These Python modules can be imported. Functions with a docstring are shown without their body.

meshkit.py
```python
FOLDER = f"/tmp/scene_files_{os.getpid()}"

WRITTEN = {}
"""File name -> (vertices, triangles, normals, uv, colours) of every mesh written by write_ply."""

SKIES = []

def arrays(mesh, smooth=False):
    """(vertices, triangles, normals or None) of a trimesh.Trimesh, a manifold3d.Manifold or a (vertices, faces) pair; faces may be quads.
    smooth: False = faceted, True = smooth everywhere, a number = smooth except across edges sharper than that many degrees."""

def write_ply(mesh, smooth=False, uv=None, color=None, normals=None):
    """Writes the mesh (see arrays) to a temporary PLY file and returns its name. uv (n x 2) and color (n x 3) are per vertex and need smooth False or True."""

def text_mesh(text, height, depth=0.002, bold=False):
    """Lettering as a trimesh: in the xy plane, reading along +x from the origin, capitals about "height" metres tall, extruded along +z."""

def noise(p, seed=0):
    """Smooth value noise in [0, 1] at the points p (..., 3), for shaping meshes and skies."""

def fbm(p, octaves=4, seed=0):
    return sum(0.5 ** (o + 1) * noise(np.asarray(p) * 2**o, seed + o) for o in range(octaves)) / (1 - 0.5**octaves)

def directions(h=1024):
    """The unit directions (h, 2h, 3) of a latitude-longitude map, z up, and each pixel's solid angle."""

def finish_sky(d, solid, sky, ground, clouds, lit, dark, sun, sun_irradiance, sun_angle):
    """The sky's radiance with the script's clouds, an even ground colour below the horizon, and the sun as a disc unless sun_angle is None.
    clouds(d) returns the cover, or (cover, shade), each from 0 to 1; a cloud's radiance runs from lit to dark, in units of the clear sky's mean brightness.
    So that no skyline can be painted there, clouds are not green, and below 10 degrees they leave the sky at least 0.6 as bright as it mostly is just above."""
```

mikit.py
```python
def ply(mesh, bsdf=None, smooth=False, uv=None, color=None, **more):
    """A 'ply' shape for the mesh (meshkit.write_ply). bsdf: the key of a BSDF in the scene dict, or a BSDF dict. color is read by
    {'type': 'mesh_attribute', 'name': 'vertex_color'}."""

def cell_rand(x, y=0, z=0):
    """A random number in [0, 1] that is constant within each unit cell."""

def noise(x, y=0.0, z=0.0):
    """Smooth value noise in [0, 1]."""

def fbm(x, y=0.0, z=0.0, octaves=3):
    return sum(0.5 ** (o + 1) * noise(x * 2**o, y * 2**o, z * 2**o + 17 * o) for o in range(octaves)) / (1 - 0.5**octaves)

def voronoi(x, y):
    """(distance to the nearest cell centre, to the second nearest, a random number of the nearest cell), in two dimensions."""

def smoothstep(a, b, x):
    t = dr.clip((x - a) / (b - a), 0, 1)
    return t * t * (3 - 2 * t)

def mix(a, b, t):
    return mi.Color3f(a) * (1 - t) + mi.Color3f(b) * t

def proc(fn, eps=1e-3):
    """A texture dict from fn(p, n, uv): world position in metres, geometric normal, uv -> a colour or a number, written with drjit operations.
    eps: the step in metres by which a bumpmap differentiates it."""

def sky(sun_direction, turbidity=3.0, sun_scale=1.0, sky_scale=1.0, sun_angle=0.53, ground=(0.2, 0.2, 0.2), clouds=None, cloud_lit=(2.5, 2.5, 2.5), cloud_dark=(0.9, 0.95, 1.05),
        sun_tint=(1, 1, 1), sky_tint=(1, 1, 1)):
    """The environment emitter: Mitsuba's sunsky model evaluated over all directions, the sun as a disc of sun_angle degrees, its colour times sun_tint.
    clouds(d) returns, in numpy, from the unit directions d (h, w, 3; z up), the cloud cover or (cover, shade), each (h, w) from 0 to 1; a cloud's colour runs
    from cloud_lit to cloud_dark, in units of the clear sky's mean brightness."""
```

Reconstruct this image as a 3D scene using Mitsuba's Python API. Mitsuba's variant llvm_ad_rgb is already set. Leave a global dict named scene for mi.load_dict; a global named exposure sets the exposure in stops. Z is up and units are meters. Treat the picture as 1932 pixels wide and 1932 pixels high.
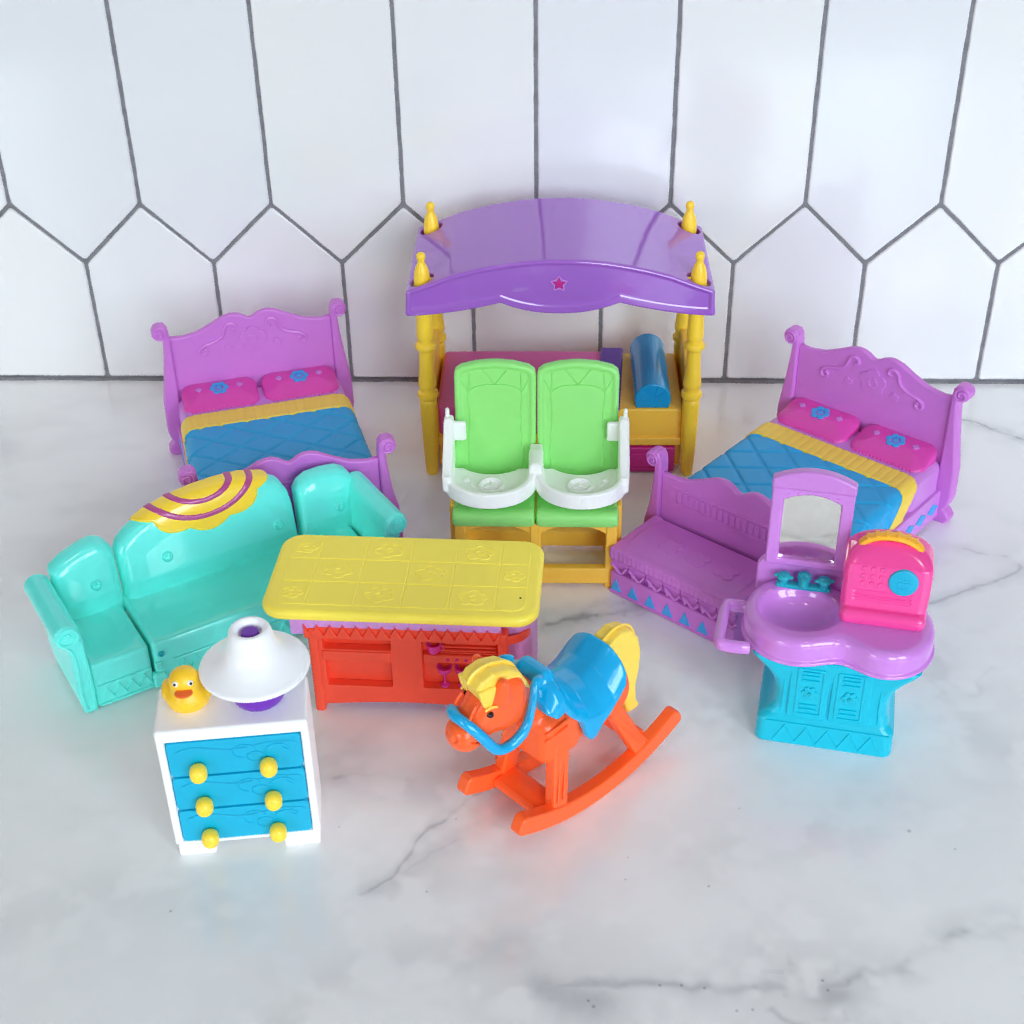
import math, random, numpy as np, trimesh, mitsuba as mi, mikit, meshkit, drjit as dr, shapely
from shapely import Polygon, Point, LineString, affinity
from shapely.ops import unary_union
from scipy.spatial import cKDTree
T = mi.ScalarTransform4f
random.seed(3)
PI = math.pi
scene, labels, place = {}, {}, {}

# ------------------------------------------------------------------ camera, lights, exposure
exposure = -0.44
F, PITCH, YAW, ROLL = 2719.97, 0.59430931, -0.04337398, -0.0170149
EYE = np.array([0.01717205, -0.77702716, 0.42926355])
cp_, sp_, cy_, sy_ = math.cos(PITCH), math.sin(PITCH), math.cos(YAW), math.sin(YAW)
fwd = np.array([sy_*cp_, cy_*cp_, -sp_]); right = np.array([cy_, -sy_, 0.0]); up0 = np.cross(right, fwd)
upv = -right*math.sin(ROLL) + up0*math.cos(ROLL)
scene['camera'] = {'type': 'thinlens', 'aperture_radius': 0.0009, 'focus_distance': 0.66, 'fov': math.degrees(2*math.atan(966/F)), 'fov_axis': 'x', 'near_clip': 0.02, 'far_clip': 50.0,
                   'to_world': T().look_at(origin=EYE.tolist(), target=(EYE+fwd).tolist(), up=upv.tolist())}

def lamp(key, pos, target, w, h, rgb):
    scene[key] = {'type': 'rectangle', 'to_world': T().look_at(origin=list(pos), target=list(target), up=[0, 0, 1]) @ T().scale([w/2, h/2, 1]),
                  'emitter': {'type': 'area', 'radiance': {'type': 'rgb', 'value': list(rgb)}}}
def bulb(key, pos, r, rgb):
    scene[key] = {'type': 'disk', 'to_world': T().look_at(origin=list(pos), target=[pos[0], pos[1], 0], up=[0, 1, 0]) @ T().scale([r, r, 1]),
                  'emitter': {'type': 'area', 'radiance': {'type': 'rgb', 'value': list(rgb)}}}
scene['room_light'] = {'type': 'constant', 'radiance': {'type': 'rgb', 'value': [0.33, 0.312, 0.305]}}
for i, x in enumerate((0.50, 1.20)):          # the panes of a window in front of the worktop, behind the photographer and to the right
    for j, z in enumerate((0.55, 1.12)):
        lamp('window_light_%03d' % (2*i+j), (x, -2.55+0.60*x, z), (0, -0.2, 0.05), 0.62, 0.50, (10.2, 12.1, 13.6))
lamp('side_light', (-1.35, -2.1, 0.62), (0, -0.2, 0.05), 0.6, 0.8, (8.5, 9.2, 9.4))
for i, (x, y) in enumerate(((-0.5, -1.1), (0.5, -1.1))):
    bulb('ceiling_light_%03d' % i, (x, y, 2.0), 0.06, (60, 52, 44))

# ------------------------------------------------------------------ helpers: entries
def lin(c): return [((x/255)/12.92 if x/255 <= 0.04045 else ((x/255+0.055)/1.055)**2.4) for x in c]
def numbered(k):
    if k not in labels and k not in scene: return k
    i = 1
    while '%s_%03d' % (k, i) in labels or '%s_%03d' % (k, i) in scene: i += 1
    return '%s_%03d' % (k, i)
def thing(name, label, cat, pose=(0, 0, 0), z=0.0, group=None):
    k = numbered(name)
    place[k] = T().translate([pose[0], pose[1], z]) @ T().rotate([0, 0, 1], math.degrees(pose[2]))
    labels[k] = {'label': label, 'category': cat}
    if group: labels[k]['group'] = group
    return k
def part(parent, name, mesh, mat, smooth=32, label=None, stuff=False):
    k = numbered(parent + '__' + name)
    top = parent.split('__')[0]
    scene[k] = mikit.ply(mesh, mat, smooth=smooth, to_world=place[top])
    if label or stuff:
        labels[k] = {}
        if label: labels[k]['label'] = label
        if stuff: labels[k]['kind'] = 'stuff'
    return k
def dup(root, label, pose, z=0.0):
    k = numbered(root)
    place[k] = T().translate([pose[0], pose[1], z]) @ T().rotate([0, 0, 1], math.degrees(pose[2]))
    labels[k] = {**labels[root], 'label': label}
    for q in [q for q in scene if q.startswith(root + '__')]:
        scene[k + q[len(root):]] = {**scene[q], 'to_world': place[k]}
        if q in labels: labels[k + q[len(root):]] = dict(labels[q])
    return k
def wavy(p, n, uv): return mikit.noise(p.x*130, p.y*130, p.z*130)+0.3*mikit.noise(p.x*420, p.y*420, p.z*420)
def plastic(key, rgb, rough=0.3, spec=0.5, coat=0.0, **more):
    scene[key] = {'type': 'twosided', 'bsdf': {'type': 'principled', 'base_color': {'type': 'rgb', 'value': lin(rgb)}, 'roughness': rough, 'specular': spec,
                  'clearcoat': coat, 'clearcoat_gloss': 0.93, **more}}
    if key == 'violet':
        def scuffed(p, n, uv):
            st = mikit.smoothstep(0.80, 0.90, mikit.noise(p.x*55+p.z*90, p.z*700-p.x*160, p.y*60))*mikit.smoothstep(0.5, 0.7, mikit.noise(p.x*40, p.y*40, p.z*40))*mikit.smoothstep(0.75, 0.9, dr.abs(n.y))
            return mikit.mix(lin(rgb), (0.60, 0.48, 0.70), 0.35*st)
        scene[key]['bsdf']['base_color'] = mikit.proc(scuffed)
    if key in ('aqua', 'violet', 'lilac', 'hot_pink', 'saddle_blue', 'orchid'):
        scene[key]['bsdf'] = {'type': 'bumpmap', 'tex': mikit.proc(wavy, eps=8e-4), 'scale': 0.00012 if key == 'aqua' else 0.00006, 'bsdf': scene[key]['bsdf']}
    return key

# ------------------------------------------------------------------ helpers: meshes from polygons
def cat(*ms):
    out = []
    for m in ms: out += list(m) if isinstance(m, (list, tuple)) else [m]
    return trimesh.util.concatenate([trimesh.Trimesh(m.vertices, m.faces, process=False) for m in out])
def ring_pts(r, step):
    """ring resampled, keeping its corners"""
    c = np.asarray(r.coords)[:-1]; out = []
    for a, b in zip(c, np.roll(c, -1, 0)):
        n = max(1, int(np.linalg.norm(b-a)/step))
        out += [a + (b-a)*i/n for i in range(n)]
    return np.array(out)
def slab(poly, h, r=0.0005, steps=2, step=0.002, both=False):
    """polygon extruded to height h (z 0..h), its upper edge (both: also the lower) rounded by r"""
    poly = shapely.geometry.polygon.orient(poly.simplify(1e-6), 1.0)
    rings = [ring_pts(poly.exterior, step)] + [ring_pts(q, step) for q in poly.interiors]
    nrm = []
    for c in rings:
        d1 = c - np.roll(c, 1, 0); d2 = np.roll(c, -1, 0) - c
        d1 /= np.linalg.norm(d1, axis=1, keepdims=True)+1e-12; d2 /= np.linalg.norm(d2, axis=1, keepdims=True)+1e-12
        n1 = np.c_[d1[:, 1], -d1[:, 0]]; n2 = np.c_[d2[:, 1], -d2[:, 0]]
        m = n1+n2; k = (m*n1).sum(1, keepdims=True)
        nrm.append(m/np.maximum(k, 0.5))
    prof = [(r*(1-math.sin(t)), h-r+r*math.sin(t)) if False else (r*(1-math.cos(t)), h-r+r*math.sin(t)) for t in np.linspace(0, PI/2, steps+1)] if r > 0 else [(0, h)]
    prof = ([(b, h-z) for b, z in prof[::-1]] if both and r > 0 else [(0, 0.0)]) + prof
    V, Fc, off, at = [], [], [], 0
    for c, n in zip(rings, nrm):
        m = len(c); off.append(at)
        for b, z in prof: V.append(np.c_[c - n*b, np.full(m, z)])
        i = np.arange(m); j = (i+1) % m
        for l in range(len(prof)-1):
            a = at+l*m; b = a+m
            Fc += [np.c_[a+i, a+j, b+j], np.c_[a+i, b+j, b+i]]
        at += m*len(prof)
    import mapbox_earcut as me
    for l, flip in ((len(prof)-1, False), (0, True)):
        pts, ends, idx = [], [], []
        for c, n, o in zip(rings, nrm, off):
            m = len(c); pts.append(c - n*prof[l][0]); idx += list(range(o+l*m, o+l*m+m)); ends.append(len(idx))
        P2 = np.vstack(pts)
        t = np.asarray(me.triangulate_float64(P2, np.array(ends, np.uint32))).reshape(-1, 3)
        a, b, c3 = P2[t[:, 0]], P2[t[:, 1]], P2[t[:, 2]]
        neg = ((b-a)[:, 0]*(c3-a)[:, 1] - (b-a)[:, 1]*(c3-a)[:, 0]) < 0
        t[neg] = t[neg][:, ::-1]
        t = np.array(idx)[t]
        Fc.append(t[:, ::-1] if flip else t)
    return trimesh.Trimesh(np.vstack(V), np.vstack(Fc), process=False)
def put(m, loc=(0, 0, 0), rz=0.0, rx=0.0, ry=0.0):
    m = m.copy()
    M = trimesh.transformations.euler_matrix(rx, ry, rz, 'sxyz'); M[:3, 3] = loc
    m.apply_transform(M); return m
def upright(m, v=0.0):
    """a slab drawn in (u, z), stood up: its face looks to -v and its back lies at v"""
    m = m.copy(); p = m.vertices
    m.vertices = np.c_[p[:, 0], v - p[:, 2], p[:, 1]]
    return m          # (x, y, z) -> (x, -z, y) keeps the handedness
def rrect(x0, y0, x1, y1, r=0.0, n=6):
    if r <= 0: return shapely.box(x0, y0, x1, y1)
    return shapely.box(x0+r, y0+r, x1-r, y1-r).buffer(r, quad_segs=n)
def rbox(x0, y0, z0, x1, y1, z1, r=0.0008, n=3):
    return put(slab(rrect(x0, y0, x1, y1, min(r, (x1-x0)/2.01, (y1-y0)/2.01), n), z1-z0, min(r, (z1-z0)/2.01), n, 0.01, True), (0, 0, z0))
def lathe(prof, n=40):
    prof = np.array(prof, float); a = np.arange(n)*2*PI/n
    V = np.stack([prof[:, None, 0]*np.cos(a), prof[:, None, 0]*np.sin(a), np.repeat(prof[:, 1:2], n, 1)], -1).reshape(-1, 3)
    Fc, i = [], np.arange(n)
    for k in range(len(prof)-1):
        a0, b0 = k*n, (k+1)*n
        Fc += [np.c_[a0+i, a0+(i+1) % n, b0+(i+1) % n], np.c_[a0+i, b0+(i+1) % n, b0+i]]
    return trimesh.Trimesh(V, np.vstack(Fc), process=False)
def smooth_prof(pts, n=60):
    from scipy.interpolate import PchipInterpolator
    p = np.array(pts, float); t = np.r_[0, np.cumsum(np.linalg.norm(np.diff(p, axis=0), axis=1)+1e-9)]
    return PchipInterpolator(t, p)(np.linspace(0, t[-1], n))
def tube(path, r, n=8, closed=False):
    p = np.array(path, float); m = len(p); r = np.broadcast_to(r, (m,))
    t = (np.roll(p, -1, 0)-np.roll(p, 1, 0)) if closed else np.gradient(p, axis=0)
    t /= np.linalg.norm(t, axis=1, keepdims=True)+1e-12
    A, prev = [], None
    for k in range(m):
        if prev is None:
            prev = np.cross(t[k], [0.3, 0.2, 1.0])
            if np.linalg.norm(prev) < 1e-3: prev = np.cross(t[k], [1, 0, 0.1])
        prev = prev - t[k]*(prev@t[k]); prev /= np.linalg.norm(prev); A.append(prev)
    A = np.array(A); B = np.cross(t, A); a = np.arange(n)*2*PI/n
    V = (p[:, None] + r[:, None, None]*(np.cos(a)[None, :, None]*A[:, None] + np.sin(a)[None, :, None]*B[:, None])).reshape(-1, 3)
    Fc, i = [], np.arange(n)
    for k in range(m if closed else m-1):
        a0, b0 = k*n, ((k+1) % m)*n
        Fc += [np.c_[a0+i, a0+(i+1) % n, b0+(i+1) % n], np.c_[a0+i, b0+(i+1) % n, b0+i]]
    if not closed:
        V = np.vstack([V, p[0]-t[0]*r[0]*0.6, p[-1]+t[-1]*r[-1]*0.6]); s, e = len(V)-2, len(V)-1
        Fc += [np.c_[(i+1) % n, i, np.full(n, s)], np.c_[(m-1)*n+i, (m-1)*n+(i+1) % n, np.full(n, e)]]
    return trimesh.Trimesh(V, np.vstack(Fc), process=False)
def curve(pts, n=40, closed=False):
    from scipy.interpolate import CubicSpline
    p = np.array(pts, float)
    if closed: p = np.vstack([p, p[:1]])
    t = np.r_[0, np.cumsum(np.linalg.norm(np.diff(p, axis=0), axis=1))]
    c = CubicSpline(t, p, bc_type='periodic' if closed else 'not-a-knot' if len(p) > 3 else 'natural')(np.linspace(0, t[-1], n+closed))
    return c[:-1] if closed else c
def flower(r, k=5, depth=0.3, rot=0.0, n=60):
    a = np.linspace(0, 2*PI, n, endpoint=False)
    rr = r*(1-depth+depth*np.abs(np.cos(k*(a-rot)/2))**0.7)
    return Polygon(np.c_[rr*np.cos(a), rr*np.sin(a)])
def star(r, k=5, inner=0.45, rot=PI/2):
    a = rot+np.arange(2*k)*PI/k; rr = np.where(np.arange(2*k) % 2 == 0, r, r*inner)
    return Polygon(np.c_[rr*np.cos(a), rr*np.sin(a)])

# ------------------------------------------------------------------ helpers: meshes from distance fields
def nets(f, lo, hi, h):
    """surface nets of f(x, y, z) < 0"""
    lo, hi = np.array(lo, float)-1.51*h, np.array(hi, float)+1.51*h
    n = np.ceil((hi-lo)/h).astype(int)+1
    X, Y, Z = (lo[k]+h*np.arange(n[k]) for k in range(3))
    V = np.broadcast_to(f(X[:, None, None], Y[None, :, None], Z[None, None, :]), tuple(n)).astype(np.float32)
    S = V < 0
    cnt = sum(S[a:n[0]-1+a, b:n[1]-1+b, c:n[2]-1+c].astype(np.int8) for a in (0, 1) for b in (0, 1) for c in (0, 1))
    I = np.argwhere((cnt > 0) & (cnt < 8))
    ids = np.full(tuple(n-1), -1, np.int32); ids[tuple(I.T)] = np.arange(len(I))
    acc, num = np.zeros((len(I), 3)), np.zeros(len(I))
    cs = [np.array(c) for c in np.ndindex(2, 2, 2)]
    for c in cs:
        for ax in range(3):
            if c[ax]: continue
            d = c.copy(); d[ax] = 1
            a, b = V[tuple((I+c).T)], V[tuple((I+d).T)]
            on = (a < 0) != (b < 0)
            t = np.where(on, a/np.where(on, a-b, 1), 0)
            pt = np.repeat(c[None].astype(float), len(I), 0); pt[:, ax] = t
            acc[on] += pt[on]; num[on] += 1
    P = lo + h*(I + acc/num[:, None])
    Q = []
    for ax in range(3):
        sl0 = [slice(None)]*3; sl1 = [slice(None)]*3; sl0[ax] = slice(0, -1); sl1[ax] = slice(1, None)
        s0, s1 = S[tuple(sl0)], S[tuple(sl1)]
        E = np.argwhere(s0 != s1); u, w = (ax+1) % 3, (ax+2) % 3
        E = E[(E[:, u] > 0) & (E[:, w] > 0) & (E[:, u] < n[u]-1) & (E[:, w] < n[w]-1)]
        q = []
        for du, dw in ((1, 1), (0, 1), (0, 0), (1, 0)):
            e = E.copy(); e[:, u] -= du; e[:, w] -= dw; q.append(ids[tuple(e.T)])
        q = np.stack(q, 1); flip = ~s0[tuple(E.T)]
        q[flip] = q[flip][:, ::-1]; Q.append(q)
    Q = np.vstack(Q)
    return trimesh.Trimesh(P, np.vstack([Q[:, [0, 1, 2]], Q[:, [0, 2, 3]]]), process=False)
def d_poly(px, py, poly):
    """signed distance to a polygon (list of points or shapely polygon) in 2D"""
    c = np.asarray(poly.exterior.coords)[:-1] if hasattr(poly, 'exterior') else np.asarray(poly, float)
    px, py = np.broadcast_arrays(px, py)
    d = np.full(px.shape, 1e9); s = np.zeros(px.shape, bool)
    for (ax, ay), (bx, by) in zip(c, np.roll(c, -1, 0)):
        ex, ey = bx-ax, by-ay; wx, wy = px-ax, py-ay
        t = np.clip((wx*ex+wy*ey)/(ex*ex+ey*ey+1e-18), 0, 1)
        d = np.minimum(d, (wx-t*ex)**2+(wy-t*ey)**2)
        cr = (ay > py) != (by > py)
        s ^= cr & (px < (bx-ax)*(py-ay)/np.where(by == ay, 1e-12, by-ay)+ax)
    return np.where(s, -1, 1)*np.sqrt(d)
def d_ext(d2, a, r):
    """2D distance d2 and slab distance a, joined with an edge radius r"""
    p, q = d2+r, a+r
    return np.minimum(np.maximum(p, q), 0)+np.sqrt(np.maximum(p, 0)**2+np.maximum(q, 0)**2)-r
def d_rect(x, y, x0, y0, x1, y1, r=0.0):
    qx, qy = np.abs(x-(x0+x1)/2)-(x1-x0)/2+r, np.abs(y-(y0+y1)/2)-(y1-y0)/2+r
    return np.minimum(np.maximum(qx, qy), 0)+np.sqrt(np.maximum(qx, 0)**2+np.maximum(qy, 0)**2)-r
def d_box(x, y, z, x0, y0, z0, x1, y1, z1, r=0.0):
    qx, qy, qz = np.abs(x-(x0+x1)/2)-(x1-x0)/2+r, np.abs(y-(y0+y1)/2)-(y1-y0)/2+r, np.abs(z-(z0+z1)/2)-(z1-z0)/2+r
    return np.minimum(np.maximum(np.maximum(qx, qy), qz), 0)+np.sqrt(np.maximum(qx, 0)**2+np.maximum(qy, 0)**2+np.maximum(qz, 0)**2)-r
def d_cone(x, y, z, a, b, ra, rb):
    a, b = np.array(a, float), np.array(b, float); e = b-a
    t = np.clip(((x-a[0])*e[0]+(y-a[1])*e[1]+(z-a[2])*e[2])/(e@e), 0, 1)
    return np.sqrt((x-a[0]-t*e[0])**2+(y-a[1]-t*e[1])**2+(z-a[2]-t*e[2])**2)-(ra+t*(rb-ra))
def d_ell(x, y, z, c, r):
    qx, qy, qz = (x-c[0])/r[0], (y-c[1])/r[1], (z-c[2])/r[2]
    k0 = np.sqrt(qx*qx+qy*qy+qz*qz); k1 = np.sqrt((qx/r[0])**2+(qy/r[1])**2+(qz/r[2])**2)
    return k0*(k0-1)/np.maximum(k1, 1e-9)
def smin(a, b, k):
    h = np.clip(0.5+0.5*(b-a)/k, 0, 1)
    return b+(a-b)*h-k*h*(1-h)
def smax(a, b, k): return -smin(-a, -b, k)
def d_seg(x, y, a, b):
    ex, ey = b[0]-a[0], b[1]-a[1]; t = np.clip(((x-a[0])*ex+(y-a[1])*ey)/(ex*ex+ey*ey), 0, 1)
    return np.hypot(x-a[0]-t*ex, y-a[1]-t*ey)

# ------------------------------------------------------------------ materials
VEINS = [([(-0.0551, -0.4075), (-0.0362, -0.3913), (-0.0125, -0.3685), (0.0171, -0.3348)], 0.01, 0.15),
 ([(0.0266, -0.2561), (0.0593, -0.2906), (0.0936, -0.3004)], 0.009, 0.17),
 ([(0.1872, -0.2591), (0.1929, -0.3088), (0.2055, -0.3216)], 0.01, 0.13),
 ([(-0.0826, -0.3271), (-0.0581, -0.3425), (-0.0331, -0.3512)], 0.01, 0.12),
 ([(0.0101, -0.4448), (0.0308, -0.4533)], 0.0075, 0.34),
 ([(0.0992, -0.4405), (0.1114, -0.447)], 0.0065, 0.4),
 ([(-0.1939, -0.4207), (-0.1572, -0.4071), (-0.1118, -0.4087)], 0.014, 0.09),
 ([(0.0733, -0.3835), (0.1106, -0.366), (0.1539, -0.3593)], 0.012, 0.1),
 ([(0.0084, -0.4457), (0.0188, -0.4421), (0.0425, -0.4432), (0.0604, -0.4434), (0.0819, -0.446), (0.1039, -0.4418), (0.1181, -0.4409), (0.1315, -0.4395), (0.1402, -0.4335), (0.1504, -0.425), (0.1641, -0.4193), (0.1877, -0.4176)], 0.0024, 0.34),
 ([(-0.0605, -0.4048), (-0.0483, -0.3953), (-0.0403, -0.3801), (-0.0281, -0.3598), (-0.0178, -0.3506), (-0.0008, -0.3332)], 0.0012, 0.36),
 ([(-0.0432, -0.3938), (-0.0316, -0.3841), (-0.0206, -0.3755)], 0.0018, 0.22), ([(-0.0792, -0.3434), (-0.063, -0.3391), (-0.0472, -0.3412)], 0.0014, 0.28),
 ([(0.2473, -0.1855), (0.2318, -0.1987), (0.2191, -0.2056), (0.2006, -0.2126), (0.1876, -0.2177)], 0.0012, 0.30), ([(0.2462, -0.041), (0.2643, -0.055), (0.2823, -0.0674)], 0.0011, 0.62),
 ([(0.1833, -0.2771), (0.1892, -0.284), (0.2017, -0.281), (0.215, -0.268)], 0.0014, 0.18), ([(0.009, -0.2378), (0.0267, -0.2302), (0.0524, -0.224)], 0.0017, 0.45),
 ([(-0.0816, -0.4612), (-0.0605, -0.4439), (-0.0421, -0.4365), (-0.001, -0.426)], 0.009, 0.13), ([(0.2215, -0.1724), (0.2267, -0.1769), (0.2411, -0.1776)], 0.0012, 0.18),
 ([(0.0893, -0.455), (0.0936, -0.4576), (0.1016, -0.459)], 0.0016, 0.28)]
DOTS = [(0.0737, -0.3974, 0.0006), (0.0419, -0.3949, 0.0004), (-0.0256, -0.3644, 0.0004), (-0.1306, -0.414, 0.0006), (-0.0343, -0.4024, 0.0005), (0.0791, -0.4537, 0.0006), (0.0847, -0.4531, 0.0006), (0.1109, -0.4402, 0.0006), (0.1122, -0.4443, 0.00055), (0.0271, -0.4507, 0.00055), (0.0289, -0.4531, 0.0007), (0.0604, -0.4434, 0.00055), (0.0527, -0.4436, 0.0006), (0.0685, -0.4444, 0.0006), (0.1556, -0.3673, 0.0008), (0.1319, -0.3099, 0.0005), (0.0894, -0.3562, 0.0004), (-0.0723, -0.3697, 0.0004), (0.0433, -0.3836, 0.0004), (0.1717, -0.3765, 0.0005)]
def marble(p, n, uv):
    wx = (mikit.fbm(p.x*55, p.y*55, 3.0)-0.5)*0.012 + (mikit.fbm(p.x*260, p.y*260, 9.0)-0.5)*0.0012
    wy = (mikit.fbm(p.x*55, p.y*55, 7.0)-0.5)*0.012 + (mikit.fbm(p.x*260, p.y*260, 1.0)-0.5)*0.0012
    x, y = p.x+wx, p.y+wy
    dark, halo = mi.Float(0), mi.Float(0)
    for pts, w, a in VEINS:
        d = mi.Float(9)
        for (ax, ay), (bx, by) in zip(pts[:-1], pts[1:]):
            ex, ey = bx-ax, by-ay
            t = dr.clip(((x-ax)*ex+(y-ay)*ey)/(ex*ex+ey*ey), 0, 1)
            d = dr.minimum(d, dr.square(x-ax-t*ex)+dr.square(y-ay-t*ey))
        d = dr.sqrt(d)
        dark = dr.maximum(dark, a*dr.exp(-dr.square(d/w)))
        halo = dr.maximum(halo, 0.30*a*dr.exp(-dr.square(d/(w*5))))
    broken = mikit.smoothstep(0.30, 0.62, mikit.fbm(p.x*75, p.y*75, 5.0))
    speck = mikit.smoothstep(0.70, 0.86, mikit.noise(p.x*300, p.y*300, 2.0))*mikit.smoothstep(0.08, 0.14, halo)
    cloud = mikit.smoothstep(0.50, 0.78, mikit.fbm(p.x*13+4, p.y*19+2, 0.5, octaves=4))
    dots = mi.Float(0)
    for (ax, ay, w) in DOTS: dots = dr.maximum(dots, dr.exp(-dr.square((dr.square(p.x-ax)+dr.square(p.y-ay))/(w*w))))
    g = dr.clip(0.8*dark*(0.25+0.75*broken)+2.0*halo*(0.35+0.65*broken)+0.14*speck+0.15*cloud+0.42*dots, 0, 0.9)
    return mikit.mix((0.86, 0.86, 0.86), (0.17, 0.175, 0.20), g)
scene['marble'] = {'type': 'twosided', 'bsdf': {'type': 'principled', 'base_color': mikit.proc(marble), 'roughness': 0.13, 'specular': 0.5}}
for i, c in enumerate(((0.79, 0.785, 0.785), (0.765, 0.765, 0.78), (0.80, 0.79, 0.78))):
    scene['glazed_tile_%d' % i] = {'type': 'twosided', 'bsdf': {'type': 'bumpmap', 'tex': mikit.proc(lambda p, n, uv: mikit.noise(p.x*38, p.z*30, 1.0)+0.25*mikit.noise(p.x*140, p.z*110, 4.0), eps=2e-3), 'scale': 0.0004,
                            'bsdf': {'type': 'principled', 'base_color': {'type': 'rgb', 'value': list(c)}, 'roughness': 0.12, 'specular': 0.75}}} if i == 0 else {'type': 'twosided', 'bsdf': {'type': 'principled', 'base_color': {'type': 'rgb', 'value': list(c)}, 'roughness': 0.12, 'specular': 0.75}}
scene['grout'] = {'type': 'twosided', 'bsdf': {'type': 'diffuse', 'reflectance': mikit.proc(lambda p, n, uv: mikit.mix((0.15, 0.147, 0.16), (0.29, 0.285, 0.30), mikit.fbm(p.x*260, p.y*260, p.z*260)))}}
plastic('orchid', (200, 116, 204), 0.36); plastic('orchid_pale', (198, 128, 208), 0.3)
plastic('violet', (154, 90, 190), 0.09, 0.85, 0.6); plastic('deep_violet', (96, 40, 150), 0.3)
plastic('post_yellow', (250, 208, 56), 0.33); plastic('board_yellow', (244, 190, 66), 0.36); plastic('magenta', (196, 34, 132), 0.3); plastic('rose', (212, 84, 150), 0.3)
plastic('bolster_blue', (0, 142, 196), 0.14, 0.6, 0.4); plastic('quilt_blue', (28, 158, 214), 0.42); plastic('fold_yellow', (238, 202, 76), 0.45); plastic('pillow_pink', (218, 72, 170), 0.36)
plastic('sky_blue', (60, 160, 225), 0.4); plastic('leaf_green', (140, 220, 118), 0.34); plastic('white', (240, 240, 240), 0.32); plastic('cream_white', (236, 238, 234), 0.36)
plastic('aqua', (102, 236, 224), 0.13, 0.6, 0.4); plastic('throw_yellow', (250, 212, 56), 0.14, 0.6, 0.4); plastic('plum', (180, 74, 136), 0.2, 0.6)
plastic('lemon', (252, 230, 82), 0.4); plastic('tomato', (234, 74, 48), 0.36); plastic('lavender', (200, 142, 208), 0.4); plastic('fuchsia', (214, 52, 150), 0.35)
plastic('orange', (255, 98, 40), 0.26); plastic('mane_yellow', (250, 214, 84), 0.36); plastic('saddle_blue', (0, 164, 218), 0.13, 0.6, 0.4); plastic('black', (22, 14, 14), 0.25)
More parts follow.
